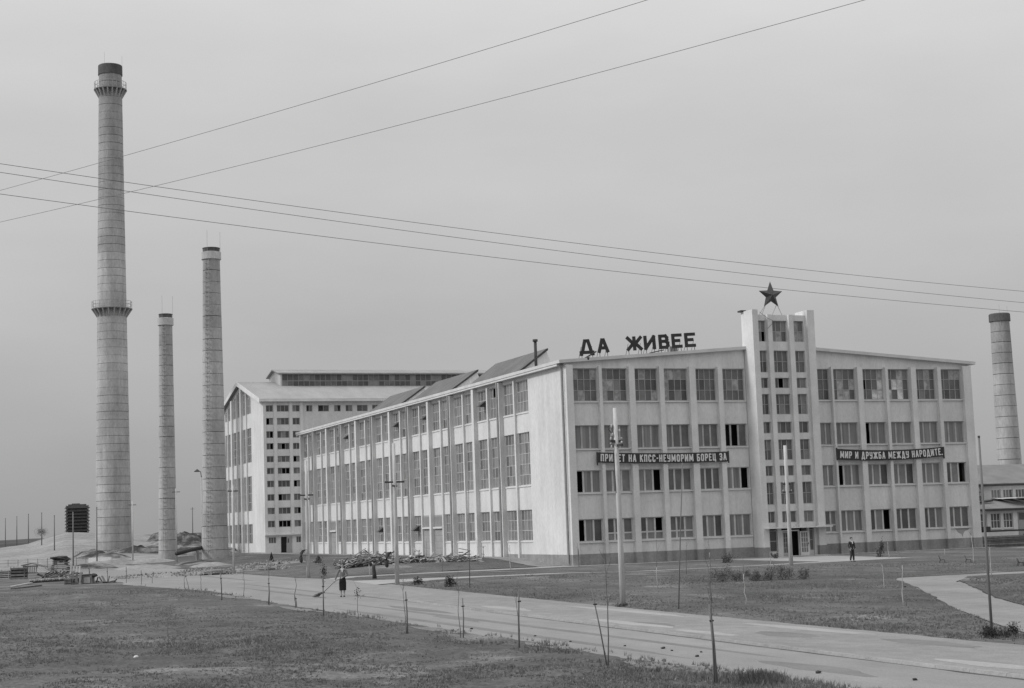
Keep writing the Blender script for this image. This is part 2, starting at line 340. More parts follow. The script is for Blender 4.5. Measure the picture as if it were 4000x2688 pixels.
sheet('footpath', [(-21.2,-5.4),(-20.4,-2.6),(-18.4,.05),(-11,.75),(-1.9,1.3),(-1.9,-2.0),(-11,-2.0),(-18.4,-2.8),(-20.0,-5.0)], .012, PAVEM, .05, .8, .01)
sheet('footpath', [(12.2,-1.9),(22.3,-1.9),(20.6,-18.6),(12,-20),(-2,-20.6),(-8,-17.2),(-15,-16.6),(-19,-17.4),(-22,-20),(-21,-10),(-18,-11.2),(-13.6,-12.2),(-7,-13.6),(3,-17.4),(12.0,-15.8)], .010, PAVEM, .05, .9, .01)
sheet('footpath', [(-24.5,-86),(-24,-85),(-22,-82.8),(-19.4,-77.6),(-14.8,-69),(-7,-56),(-2.7,-48),(-1.4,-46.2),(62,-45.6),(62,-49.4),(1,-49.5),(-2.6,-53),(-10.8,-66.5),(-13.4,-71.5),(-20,-84.4),(-22,-90)], .011, WALKM, .08, .9, .01)

vr = random.Random(77)
def patch(x, y, rx, ry, z, m, name):
    n = 18; sd = vr.random()*50
    sheet(name, [(x+rx*(1+.5*mnoise.noise(Vector((math.cos(t)*1.3+sd, math.sin(t)*1.3, 2))))*math.cos(t), y+ry*(1+.5*mnoise.noise(Vector((math.cos(t)*1.3+sd, math.sin(t)*1.3, 8))))*math.sin(t)) for t in [2*math.pi*k/n for k in range(n)]], z, m, 0, 1, .004)
SOIL = ground_mat('bare_soil', [(.8,(1,1,1),.15,.24,.3,.7),(6,(1,1,1),.8,1.2,.3,.7)], .6, 8)
STAIN = ground_mat('damp_road_stain', [(.7,(1,.5,1),.165,.22,.3,.7),(8,(1,1,1),.9,1.1,.3,.7)], .2, 12)
SANDM = ground_mat('pale_sand', [(.7,(1,.5,1),.28,.36,.3,.7),(8,(1,1,1),.9,1.1,.3,.7)], .3, 12)
for x, y, rx, ry in ((-33.5,-84,.5,2.6),(-33.3,-66,.35,2.4),(-33.4,-47,.4,3.5),(-33.3,-90,.4,1.5),(-33.2,-75.5,.3,1.6),(-32.9,-28,.4,4)): patch(x, y, rx, ry, .034, SOIL, 'bare_soil')
for x, y, rx, ry in ((-26.6,-77.4,.5,1.6),(-27.2,-70,.35,1.3),(-25.6,-83,.4,2.0),(-30.5,-60,.3,3),(-31,-86,.4,2.2),(-29.5,-52,.35,4)): patch(x, y, rx, ry, .0795 if x > -28 else .0078, STAIN, 'road_stain')
for x, y, rx, ry in ((-27.6,-69,.35,3.2),(-27.9,-75,.3,2.0),(-28.2,-88.5,.35,1.6),(-27.0,-56,.4,2.5),(-24.6,-62,.3,5),(-25.0,-76,.3,4)): patch(x, y, rx, ry, .080, SANDM, 'drifted_sand')
for x, y, rx, ry in ((-31.9,-66,.22,17),(-30.2,-64,.22,19),(-29.3,-25,.25,12),(-27.6,-20,.25,14),(-25.5,15,.3,16)): patch(x, y, rx, ry, .0072, STAIN, 'wheel_track')
# distant ground: pale spoil heap, field, rubble
def ridge(name, crest, dist_front, dist_back, m, rough=.3, steps=14, lab=None, over=1.0):
    b = MB(); cols = []
    pts = []
    for k in range(len(crest)-1):
        for q in range(6): t = q/6; pts.append(Vector(crest[k]).lerp(Vector(crest[k+1]), t))
    pts.append(Vector(crest[-1]))
    for p in pts:
        d = Vector((p.x-CAM.x, p.y-CAM.y)); L = d.length; d /= L
        col = []
        for j in range(-steps, steps//2+1):
            if j <= 0: t = -j/steps; dd = L + (dist_front-L)*t; z = p.z*(1-S(t))**over
            else: t = j/(steps//2); dd = L + (dist_back-L)*t; z = p.z*(1-S(t))
            x = CAM.x+d.x*dd; y = CAM.y+d.y*dd
            z += rough*(mnoise.noise(Vector((x*.09, y*.09, 1)))+.5*mnoise.noise(Vector((x*.3, y*.3, 7))))*(1 if j else .4)*(1-abs(j)/steps*.6)
            col.append((x, y, z-.35*(abs(j) == steps or j == steps//2)))
        cols.append(col)
    n = len(cols[0])
    for c in cols: b.v += c
    for i in range(len(cols)-1):
        for j in range(n-1):
            a = i*n+j; b.f.append((a, a+n, a+n+1, a+1)); b.mi.append(0)
    return struct(name, b, m, True)
ridge('far_field', [(-140,560,4.2),(-46.4,581.7,4.6),(-7,580.3,4.1),(13.8,578.7,4.4),(65,572,4.3),(97,566,4.8),(180,540,4.5)], 380, 1400, FIELDM, .25)
ridge('spoil_mound', [(-60,240,1.2),(-43.5,241.6,1.8),(-28.2,241,2.2),(-22.5,240.6,2.8),(-19.9,240.4,3.6),(-17.5,240.2,4.4),(-14.8,239.9,5.0),(-9.9,239.4,4.8),(-4.6,238.7,4.5),(1.3,237.9,3.8),(6.1,237.2,3.2),(20,232,2.0)], 244, 520, SPOILM, .45)
def heap(name, x0, x1, yc, depth, h, lab=None, m=HEAPM, seed=0):
    def fz(x, y):
        u = (x-(x0+x1)/2)/((x1-x0)/2); v = (y-yc)/depth
        e = max(0, 1-u*u)*max(0, 1-v*v)
        return -.1 + e**.6*h*(.75+.5*mnoise.noise(Vector((x*.22+seed, y*.22, 3)))) + e*.5*h*.35*mnoise.noise(Vector((x*.9+seed, y*.9, 3)))
    return struct(name, grid(x0, x1, 44, yc-depth, yc+depth, 18, fz), m)
heap('rubble_mound', -9, 15, 196, 14, 4.6, seed=3)
heap('rubble_mound', -17.5, -3, 166, 12, 2.6, seed=11)
heap('rubble_mound', -23.6, -14, 150, 9, 1.9, seed=21)
heap('rubble_mound', -9, 4, 150, 8, 2.4, seed=31)
for (x0_, x1_, yc_, dp_, h_, m_, sd_) in ((-27,-19,102,6,.9,SPOILM,41),(-34,-26,118,8,1.1,SPOILM,43),(-21,-14.5,100,5,.8,SPOILM,45),(-42,-33,88,6,.8,SPOILM,47),(-19,-12.5,74,5,.7,HEAPM,49),(-27,-20,64,5,.55,SPOILM,51),(-31,-25,80,4,.7,HEAPM,53),(-20,-15,58,4,.6,SPOILM,55)):
    heap('earth_heap', x0_, x1_, yc_, dp_, h_, m=m_, seed=sd_)

# ------------------------------------------------------------------ main factory building
main = thing('factory_building', 'long pale plastered four storey factory with star topped entrance tower and slogan banners', 'factory')
WF, LN = 39.2, 88.8
def fr(u0, u1, d0, d1, z0, z1): return (u0, u1, d0, d1, z0, z1)             # front: u = x, depth = y
def wall_open(b, swap, u0, u1, z0, z1, d0, d1, cols, rows):
    """a wall panel of real thickness with rectangular openings"""
    def bx(a, c, e, f):
        if c-a < 1e-4 or f-e < 1e-4: return
        if swap: b.box(d0, d1, a, c, e, f)
        else: b.box(a, c, d0, d1, e, f)
    p = u0
    for a, c in cols:
        bx(p, a, z0, z1); q = z0
        for e, f in rows: bx(a, c, q, e); q = f
        bx(a, c, q, z1); p = c
    bx(p, u1, z0, z1)
FROWS = [(1.87,3.67),(5.76,7.56),(9.28,11.18),(13.11,15.8)]
FL = [(.62,2.86),(3.17,5.53),(6.1,8.3),(8.76,11.06),(11.68,13.72),(14.2,16.42)]
FRR = [(23.05,24.72),(24.95,27.33),(27.9,30.18),(30.5,32.83),(33.4,35.6),(36.0,38.32)]
b = MB()
wall_open(b, False, 0, 16.5, .9, 16.3, 0, .3, FL, FROWS)
wall_open(b, False, 22.6, WF, .9, 16.3, 0, .3, FRR, FROWS)
# sloping top bands below the roof
b.prism([(0,16.3),(16.5,16.3),(16.5,17.42)], lambda p: (p[0],0,p[1]), lambda p: (p[0],.3,p[1]))
b.prism([(22.6,16.3),(WF,16.3),(22.6,17.42)], lambda p: (p[0],0,p[1]), lambda p: (p[0],.3,p[1]))
SROWS = [(2.02,4.65),(6.72,11.23),(12.95,15.7)]
BAY = [7.6+6.67*k for k in range(13)]
scols = []
for k in range(12):
    a, c = BAY[k]+.32, BAY[k+1]-.32; mid = (a+c)/2
    scols += [(a, mid-.17), (mid+.17, c)]
wall_open(b, True, .3, LN, .0, 16.25, 0, .3, scols, SROWS)
b.box(WF-.3, WF, .3, LN, 0, 16.25); b.box(.3, WF-.3, LN-.3, LN, 0, 16.25)
b.box(-.05, -.001, .05, BAY[0]+.3, .9, 16.0)
wallo = b.build('wall', PLASTER, main)
b = MB(); b.box(.75, 16.3, 1.1, 88.3, 0, 16.2).box(16.3, 38.6, 1.1, 88.3, 0, 16.2); b.box(.33, WF-.33, .33, LN-.33, 5.2, 5.3).box(.33, WF-.33, .33, LN-.33, 11.6, 11.7)
b.build('interior_wall', VOID, main)
b = MB(); b.box(-.04, 16.95, -.05, .26, -.6, .9).box(22.05, WF+.04, -.05, .26, -.6, .9).box(-.04, .26, .26, 14, -.6, .9)
b.build('plinth', PLINTH, main)
# pilasters
def pilaster(u0, u1, z0=0.0, z1=16.05, p=.35):
    bb = MB(); bb.box(u0, u1, -p, -.001, .9, z1); o = bb.build('pilaster', TRIM, main)
    bb = MB(); bb.box(u0-.02, u1+.02, -p-.03, -.052, -.6, .9); bb.build('pilaster_base', PLINTH, o)
for u0, u1, wide in [(2.88,3.15,0),(5.55,6.08,1),(8.32,8.74,0),(11.08,11.66,1),(13.74,14.18,0),(24.74,24.93,0),(27.35,27.88,1),(30.2,30.48,0),(32.85,33.38,1),(35.62,35.98,0)]:
    pilaster(u0, u1, 0, 15.95)
pilaster(.0, .6, 0, 16.05); pilaster(38.34, WF, 0, 16.05)
for k in range(13):
    y = BAY[k]; bb = MB(); (bb.box(-.40, -.001, y-.27, y+.27, .0, 15.95).build('pilaster', TRIM, main) if k else None)
    if k < 12:
        a, c = BAY[k]+.32, BAY[k+1]-.32; mid = (a+c)/2
        bb = MB(); bb.box(-.20, .02, mid-.15, mid+.15, .3, 15.8); bb.build('mullion', TRIM, main)
    if k % 2 == 1:
        bb = MB(); bb.tube([(-.48, y, .3), (-.48, y, 16.0), (-.35, y, 16.25)], .09, 6); bb.build('downpipe', GALV, main)
bb = MB(); bb.tube([(-.16, .25, .2), (-.16, .25, 15.7), (-.35, .2, 16.2)], .08, 6); bb.build('downpipe', GALV, main)
# roof and eaves
b = MB()
RZ0, RZ1 = 16.25, 17.62
for xs, xe in ((-.55, 19.6), (39.75, 19.6)):
    za = RZ0-.06
    b.hexa([(xs,-.35,za),(xe,-.35,RZ1),(xe,LN+.5,RZ1),(xs,LN+.5,za),(xs,-.35,za+.26),(xe,-.35,RZ1+.26),(xe,LN+.5,RZ1+.26),(xs,LN+.5,za+.26)])
b.build('roof', mat('roof_edge', .5, .62, .8, 4, .85, coords='World'), main)
b = MB(); b.box(-.5, -.02, .35, LN+.3, 16.02, 16.18); b.build('gutter', TRIM, main)
# windows
def grid_lines(n, a, c): return [a+(c-a)*i/n for i in range(n+1)]
FRAME_CACHE = {}
def frame_mesh(wd, ht, nx, nz, fr_w, mw, dep, m, xs=None, zs=None):
    key = (round(wd,2), round(ht,2), nx, nz, fr_w, mw, m.name, str(xs))
    if key in FRAME_CACHE: return FRAME_CACHE[key]
    b = MB(); b.box(0, fr_w, 0, dep, 0, ht).box(wd-fr_w, wd, 0, dep, 0, ht).box(fr_w, wd-fr_w, 0, dep, 0, fr_w).box(fr_w, wd-fr_w, 0, dep, ht-fr_w, ht)
    xs = xs or grid_lines(nx, 0, wd)[1:-1]; zs = zs or grid_lines(nz, 0, ht)[1:-1]
    for x in xs: b.box(x-mw/2, x+mw/2, .005, dep-.005, fr_w, ht-fr_w)
    for z in zs: b.box(fr_w, wd-fr_w, .009, dep-.009, z-mw*.4, z+mw*.4)
    FRAME_CACHE[key] = b.mesh('window_frame', m); return FRAME_CACHE[key]
PANE_CACHE = {}
def pane(parent, x0, x1, z0, z1, y, m, name='pane'):
    key = (round(x1-x0,2), round(z1-z0,2))
    if key not in PANE_CACHE:
        b = MB(); b.box(0, key[0], 0, .012, 0, key[1]); PANE_CACHE[key] = b.mesh('pane', GLASS[0])
    o = link(name, PANE_CACHE[key], parent, (x0, y, z0))
    o.material_slots[0].link = 'OBJECT'; o.material_slots[0].material = m
    o.rotation_euler = (random.uniform(-.012,.012), 0, random.uniform(-.012,.012)); return o
def window(parent, u0, u1, z0, z1, dep, nx, nz, fm, pick, fw_=.06, mw=.045, xs=None, zs=None, sill=True, skip=()):
    wd, ht = u1-u0, z1-z0
    o = link('window', frame_mesh(wd, ht, nx, nz, fw_, mw, .09, fm, xs, zs), parent, (u0, dep, z0))
    X = [0]+list(xs or grid_lines(nx, 0, wd)[1:-1])+[wd]; Z = [0]+list(zs or grid_lines(nz, 0, ht)[1:-1])+[ht]
    for i in range(len(X)-1):
        for j in range(len(Z)-1):
            m = pick(i, j)
            if m is None: continue
            e = .02
            pane(o, X[i]+e, X[i+1]-e, Z[j]+e, Z[j+1]-e, .04, m)
    if sill:
        b = MB(); b.box(-.04, wd+.04, -dep-.12, -.005, -.10, -.005); s = b.build('window_sill', TRIM, o)
    return o
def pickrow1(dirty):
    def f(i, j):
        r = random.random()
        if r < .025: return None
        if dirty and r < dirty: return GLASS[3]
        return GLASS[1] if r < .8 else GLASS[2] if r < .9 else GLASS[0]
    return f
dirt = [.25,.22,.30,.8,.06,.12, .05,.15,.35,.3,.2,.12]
for k, (a, c) in enumerate(FL+FRR):
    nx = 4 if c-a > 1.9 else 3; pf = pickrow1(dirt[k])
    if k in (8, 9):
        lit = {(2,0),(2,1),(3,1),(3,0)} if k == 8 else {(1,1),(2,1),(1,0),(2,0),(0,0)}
        pf = lambda i, j, lit=lit, g=pickrow1(.1): BACKLITG if (i, j) in lit and random.random() < .8 else g(i, j)
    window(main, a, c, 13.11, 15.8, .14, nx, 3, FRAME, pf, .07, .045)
# lower three storeys: three sashes, the middle one narrower, pale posts, some sashes open to the dark rooms
OPEN = {(0,2):(0,),(2,2):(2,),(5,2):(2,),(0,1):(0,),(2,1):(2,),(5,3):(0,1),(8,3):(0,),(7,2):(0,),(6,2):(0,),(8,1):(2,),(11,2):(2,)}
for k, (a, c) in enumerate(FL+FRR):
    for r, (z0, z1) in ((1, FROWS[0]), (2, FROWS[1]), (3, FROWS[2])):
        wd = c-a; op = OPEN.get((k, r), ())
        base = random.choice([CURT, CURT, CURT, GLASS[1], GLASS[1], GLASS[2]])
        def pk(i, j, op=op, base=base):
            if i in op: return None
            q = random.random()
            return base if q < .72 else GLASS[0] if q < .86 else CURT
        if k == 0 and r == 1: base = GLASS[2]
        if r == 1 and k in (1, 2, 3, 6):
            def pk(i, j, op=op): return None if i in op and j == 1 else (GLASS[2] if j == 0 else random.choice([CURT, GLASS[1], GLASS[0]]))
            window(main, a, c, z0, z1, .15, 3, 2, FRAMEL, pk, .07, .15, xs=[wd*.33, wd*.66], zs=[.62]); continue
        window(main, a, c, z0, z1, .15, 3, 1, FRAMEL if r < 3 else FRAME, pk, .07, .15, xs=[wd*.33, wd*.66], zs=[])
# the great factory windows of the side wall: one frame object each, glass of all of them as one part
b = MB()
def sidewin(y0, y1, z0, z1, nrow):
    wd = y1-y0; key = ('s', round(wd,2), round(z1-z0,2))
    if key not in FRAME_CACHE:
        f = MB(); ht = z1-z0; t = .06
        f.box(0,.08,0,t,0,ht).box(0,.08,wd-t,wd,0,ht).box(0,.08,t,wd-t,0,t).box(0,.08,t,wd-t,ht-t,ht)
        for x in (wd/4, wd/2, 3*wd/4): f.box(.005,.075,x-.03,x+.03,t,ht-t)
        for q in range(1, nrow): f.box(.009,.071,t,wd-t,ht*q/nrow-.022,ht*q/nrow+.022)
        FRAME_CACHE[key] = f.mesh('window_frame', FRAMEL)
    o = link('window', FRAME_CACHE[key], main, (.10, y0, z0))
    if z0 > 6.5 or z0 < 3:
        s = MB(); s.box(-.16, -.11, -.02, wd+.02, -.12, -.005); s.build('window_sill', TRIM, o)
    t0 = random.random()
    for i in range(4):
        for j in range(nrow):
            r = random.random(); mi = 2 if r < .16 else (1 if r < .5+.3*(t0-.5) else 0)
            if r > .992: continue
            xx = .14+random.uniform(-.006,.006)
            b.box(xx, xx+.012, y0+wd*i/4+.02, y0+wd*(i+1)/4-.02, z0+(z1-z0)*j/nrow+.015, z0+(z1-z0)*(j+1)/nrow-.015, mi)
DOORC = (7, 8, 19)
for ci, (y0, y1) in enumerate(scols):
    sidewin(y0, y1, 12.95, 15.7, 3); sidewin(y0, y1, 6.72, 11.23, 5)
    if ci in DOORC:
        # tall gate leaf with a small light strip of glazing above
        g = MB(); g.box(-.03, .0, y0, y1, .3, 4.65); dd = g.build('gate', mat('gate_paint', .30, .38, 1, 4, .8), main)
        for q in range(4):
            pg = MB(); pg.box(-.055, -.032, y0+.12, y1-.12, .75+q*.62, 1.22+q*.62); pg.build('gate_panel', mat('gate_panel_paint', .27, .34, 1, 4, .8), dd)
        pg = MB(); pg.box(-.05, -.031, y0+.1, y1-.1, 3.55, 4.5); pg.build('gate_light', SIDEG[1], dd)
        pg = MB(); pg.box(-.25, -.031, y0+.05, y1-.05, 3.30, 3.46); pg.build('gate_hood', TRIM, dd)
    else: sidewin(y0, y1, 2.02, 4.65, 3)
o = b.build('glazing', SIDEG, main); o['kind'] = 'stuff'
# pivoted vents standing open on the side wall
for ci, zc in ((3, 14.35), (8, 14.4), (11, 14.35), (17, 14.3), (9, 3.3), (13, 3.3)):
    if ci == 7: ci = 9
    y0, y1 = scols[ci]; wd = (y1-y0)/4; yy = y0+wd*random.choice((1, 1.0, 2))
    f = MB(); t = math.radians(50)
    f.hexa([(.05,yy,zc+.3),(.05,yy+wd,zc+.3),(.09,yy+wd,zc+.3),(.09,yy,zc+.3)] + [(.05,yy,zc+.34),(.05,yy+wd,zc+.34),(.09,yy+wd,zc+.34),(.09,yy,zc+.34)])
    f.hexa([(-.62,yy,zc-.14),(-.62,yy+wd,zc-.14),(-.60,yy+wd,zc-.16),(-.60,yy,zc-.16),(.05,yy,zc+.34),(.05,yy+wd,zc+.34),(.08,yy+wd,zc+.32),(.08,yy,zc+.32)])
    f.prism([(.05,zc+.3),(-.6,zc-.14),(-.48,zc-.2),(.05,zc-.2)], lambda p: (p[0],yy+.02,p[1]), lambda p: (p[0],yy+.04,p[1]))
    f.build('open_sash', mat('vent_sash_dark', .05, .08, 2, 3, .5), main)
# ------------------------------------------------------------------ entrance tower
TD = -1.65
for u0, u1, zt in ((16.55, 17.08, 20.62), (21.83, 22.52, 20.64)):
    b = MB(); b.box(u0, u1, TD, .25, -.05, zt); pr = b.build('tower_pier', TRIM, main); b = MB(); b.box(u0-.02, u1+.02, TD-.02, .2, -.5, .85); b.build('pier_base', PLINTH, pr)
TC = [(17.17, 17.95), (18.46, 19.98), (20.55, 21.62)]
TR = [(2.83,3.77),(4.33,6.17),(6.70,7.55),(8.02,9.73),(10.25,11.21),(11.82,13.54),(14.03,14.90),(15.35,17.20),(17.95,19.73)]
b = MB(); wall_open(b, False, 17.081, 21.829, 2.45, 20.22, TD+.32, TD+.6, [(max(a,17.13), c) for a, c in TC], TR)
b.box(17.081, 21.829, .0, .25, 16, 20.22); b.box(17.081, 21.829, TD+.602, -.002, 19.95, 20.1)
b.build('tower_wall', PLASTER, main)
b = MB(); b.box(17.2, 21.7, -.5, -.3, 2.5, 19.9); b.build('interior_wall', VOID, main)
for u0, u1 in ((18.0, 18.42), (20.04, 20.50)):
    b = MB(); b.box(u0, u1, TD+.02, TD+.319, 2.45, 20.22); b.build('tower_fin', TRIM, main)
for ci, (a, c) in enumerate(TC):
    for ri, (z0, z1) in enumerate(TR):
        tall = z1-z0 > 1.3; nx = 3 if ci == 1 else 2
        hole = (ri == 8 and ci == 0) or (ri == 6 and ci == 1)
        def pk(i, j, ri=ri, ci=ci, hole=hole, nx=nx):
            if hole and i == nx//2+0 and j == 0: return None
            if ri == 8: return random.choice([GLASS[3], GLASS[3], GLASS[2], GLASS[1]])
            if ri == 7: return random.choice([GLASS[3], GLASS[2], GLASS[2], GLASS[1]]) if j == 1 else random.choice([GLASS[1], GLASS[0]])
            return random.choice([GLASS[0], GLASS[1], GLASS[1], GLASS[2]])
        window(main, a, c, z0, z1, TD+.46, nx, 2 if tall else 1, FRAME, pk, .05, .05, sill=False, zs=None if tall else [])
# canopy and entrance
b = MB(); b.box(16.7, 22.75, TD-.75, TD+.3, 2.36, 2.46); b.build('canopy', TRIM, main)
b = MB(); b.box(17.081, 21.829, -.22, 0, -.1, 2.45); b.box(17.081, 17.3, TD+.3, -.222, -.1, 2.35).box(18.05, 18.42, TD+.3, -.222, -.1, 2.35).box(20.9, 21.1, TD+.3, -.222, -.1, 2.35).box(21.55, 21.829, TD+.3, -.222, -.1, 2.35)
b.box(17.3, 18.05, TD+.42, TD+.6, -.1, .45).box(21.1, 21.55, TD+.42, TD+.6, -.1, .45)
b.build('entrance_wall', PLASTER, main)
b = MB(); b.box(18.42, 20.9, -.4, -.225, 0, 2.3); b.build('interior_wall', VOID, main)
window(main, 17.3, 18.05, .45, 2.2, TD+.45, 1, 2, FRAME, lambda i, j: GLASS[0], .06, .06, sill=False)
window(main, 21.1, 21.55, .45, 2.2, TD+.45, 1, 2, FRAME, lambda i, j: GLASS[1], .06, .06, sill=False)
b = MB(); b.box(18.42, 18.54, TD+.34, TD+.46, 0, 2.2).box(20.06, 20.16, TD+.34, TD+.46, 0, 2.2).box(18.54, 20.06, TD+.34, TD+.46, 2.1, 2.2); b.build('door_frame', LETTERW, main)
def door_leaf(x0, x1, y, rz, fm, gl):
    wd = x1-x0; f = MB(); f.box(0,.1,0,.05,0,2.05).box(wd-.1,wd,0,.05,0,2.05).box(.1,wd-.1,0,.05,0,.32).box(.1,wd-.1,0,.05,1.95,2.05)
    for x in (wd*.37, wd*.63): f.box(x-.02, x+.02, .005, .045, .32, 1.95)
    for z in (.72, 1.13, 1.54): f.box(.1, wd-.1, .009, .041, z-.018, z+.018)
    d = f.build('door', fm, main, loc=(x0, y, .02)); d.rotation_euler = (0,0,rz)
    g = MB(); g.box(.1, wd-.1, .02, .03, .32, 1.95); g.build('pane', gl, d)
    h = MB(); h.box(wd-.08, wd-.04, -.05, -.002, .95, 1.1); h.build('handle', DARKM, d)
door_leaf(20.12, 20.9, TD+.2, -.12, LETTERW, GLASS[2])
door_leaf(18.56, 19.3, TD+.40, .0, FRAME, GLASS[0])
b = MB(); b.box(17.4, 21.9, TD-1.5, TD+.3, -.1, .09); b.build('entrance_step', PAVEM, main)
# roof monitors (saw-tooth lights) along the left slope
for y0, y1, x1, zt in ((9.8, 22.2, 2.6, 18.5), (27.8, 40.2, 2.7, 18.48), (44.1, 56.4, 2.6, 18.4)):
    zb = 16.5; xe = x1+.55
    b = MB(); b.prism([(.1, zb), (x1, zt-.07), (xe, zb+.5), (xe, zb)], lambda p: (p[0], y0+.12, p[1]), lambda p: (p[0], y1, p[1]))
    mo = b.build('roof_monitor', PLASTER, main)
    b = MB(); b.hexa([(-.02, y0, zb-.03), (x1+.05, y0, zt-.06), (x1+.05, y1+.2, zt-.06), (-.02, y1+.2, zb-.03), (-.05, y0, zb+.06), (x1+.02, y0, zt+.04), (x1+.02, y1+.2, zt+.04), (-.05, y1+.2, zb+.06)])
    b.build('monitor_roof', ROOFD, mo)
    b = MB(); b.hexa([(-.05,y0-.08,zb-.12),(x1+.12,y0-.08,zt-.12),(x1+.12,y0-.01,zt-.12),(-.05,y0-.01,zb-.12),(-.05,y0-.08,zb+.09),(x1+.12,y0-.08,zt+.08),(x1+.12,y0-.01,zt+.08),(-.05,y0-.01,zb+.09)]); b.build('bargeboard', DARKM, mo)
b = MB(); b.tube([(1., 8.4, 16.4), (1., 8.4, 19.0)], .13, 10).tube([(1., 8.4, 18.95), (1., 8.4, 19.15)], .22, 10); b.build('flue', DARKM, main, True)
b = MB(); b.box(10.05, 10.75, .9, 1.5, 17.0, 17.75); b.build('roof_vent', DARKC, main)
b = MB(); b.tube([(.45, -.36, .1), (.45, -.36, 1.3)], .03, 5); b.build('drain_stub', DARKM, main)
# patches where the render has come off
b = MB(); b.prism([(36.7,1.75),(38.2,1.75),(38.05,1.58),(37.7,1.52),(37.55,1.33),(37.42,1.0),(37.3,1.28),(37.0,1.36),(36.85,1.55)], lambda p: (p[0],-.004,p[1]), lambda p: (p[0],.002,p[1])); b.build('bare_patch', mat('bare_render', .30, .36, 3, 4, .95), main)

# ------------------------------------------------------------------ lettering
G = {
 'П': (.62, [((0,0),(0,1)),((1,0),(1,1)),((0,1),(1,1))]),
 'Р': (.60, [((0,0),(0,1)),((0,1),(.8,1)),((.8,1),(1,.85)),((1,.85),(1,.6)),((1,.6),(.8,.45)),((.8,.45),(0,.45))]),
 'И': (.66, [((0,0),(0,1)),((1,0),(1,1)),((0,0),(1,1))]),
 'В': (.62, [((0,0),(0,1)),((0,1),(.75,1)),((.75,1),(.92,.85)),((.92,.85),(.92,.66)),((.92,.66),(.75,.53)),((0,.53),(.75,.53)),((.75,.53),(1,.38)),((1,.38),(1,.16)),((1,.16),(.8,0)),((.8,0),(0,0))]),
 'Е': (.56, [((0,0),(0,1)),((0,1),(1,1)),((0,.52),(.75,.52)),((0,0),(1,0))]),
 'Т': (.60, [((.5,0),(.5,1)),((0,1),(1,1))]),
 'Н': (.62, [((0,0),(0,1)),((1,0),(1,1)),((0,.5),(1,.5))]),
 'А': (.66, [((0,0),(.42,1)),((1,0),(.58,1)),((.42,1),(.58,1)),((.2,.3),(.8,.3))]),
 'К': (.62, [((0,0),(0,1)),((0,.45),(1,1)),((.3,.6),(1,0))]),
 'С': (.60, [((1,.8),(.8,1)),((.8,1),(.2,1)),((.2,1),(0,.82)),((0,.82),(0,.18)),((0,.18),(.2,0)),((.2,0),(.8,0)),((.8,0),(1,.2))]),
 '-': (.34, [((0,.5),(1,.5))]),
 'У': (.62, [((0,1),(0,.6)),((0,.6),(.2,.45)),((.2,.45),(1,.45)),((1,1),(1,.15)),((1,.15),(.8,0)),((.8,0),(.1,0))]),
 'М': (.84, [((0,0),(.05,1)),((1,0),(.95,1)),((.05,1),(.5,.2)),((.95,1),(.5,.2))]),
 'О': (.62, [((.2,0),(0,.18)),((0,.18),(0,.82)),((0,.82),(.2,1)),((.2,1),(.8,1)),((.8,1),(1,.82)),((1,.82),(1,.18)),((1,.18),(.8,0)),((.8,0),(.2,0))]),
 'Б': (.60, [((0,0),(0,1)),((0,1),(.9,1)),((0,.55),(.8,.55)),((.8,.55),(1,.4)),((1,.4),(1,.15)),((1,.15),(.8,0)),((.8,0),(0,0))]),
 'Ц': (.66, [((0,0),(0,1)),((.85,0),(.85,1)),((0,0),(1,0)),((1,0),(1,-.18))]),
 'З': (.58, [((0,.85),(.2,1)),((.2,1),(.8,1)),((.8,1),(1,.85)),((1,.85),(1,.67)),((1,.67),(.75,.53)),((.3,.53),(.75,.53)),((.75,.53),(1,.38)),((1,.38),(1,.16)),((1,.16),(.8,0)),((.8,0),(.2,0)),((.2,0),(0,.15))]),
 'Д': (.74, [((.1,0),(.38,1)),((.9,0),(.66,1)),((.38,1),(.66,1)),((0,0),(1,0)),((0,0),(0,-.17)),((1,0),(1,-.17))]),
 'Ж': (.92, [((.5,0),(.5,1)),((0,0),(.45,.55)),((0,1),(.45,.45)),((1,0),(.55,.55)),((1,1),(.55,.45))]),
 '.': (.10, [((.2,0),(.8,0))]),
}
def glyph(ch, wd, h, t, dep):
    """bars in the x-z plane, front at y = 0, thickness dep into +y"""
    b = MB(); w_ = wd-t; hh = h-t
    for k, ((x0, z0), (x1, z1)) in enumerate(G[ch][1]):
        p = Vector((t/2+x0*w_, t/2+z0*hh)); q = Vector((t/2+x1*w_, t/2+z1*hh)); d = (q-p)
        d = d.normalized() if d.length > 1e-6 else Vector((1, 0)); n = Vector((-d.y, d.x))*t/2; e = d*t*.42
        yo = -.0012*k
        P = [p-e-n, q+e-n, q+e+n, p-e+n]
        b.prism([tuple(v) for v in P], lambda v: (v[0], yo, v[1]), lambda v: (v[0], dep+.0008*k, v[1]))
    return b
def text_line(parent, text, x0, x1, h, t, pos, m, dep, gap=.20, space=.5):
    tot = sum((space if ch == ' ' else G[ch][0]+gap) for ch in text) - gap; k = (x1-x0)/tot; x = x0
    for ch in text:
        if ch == ' ': x += space*k; continue
        wd = G[ch][0]*k; o = glyph(ch, wd, h, t, dep).build('letter', m, parent)
        xx, yy, zz, rot = pos(x+wd/2); o.location = (xx-wd/2, yy, zz); o.rotation_euler = (0, rot, 0); x += (G[ch][0]+gap)*k
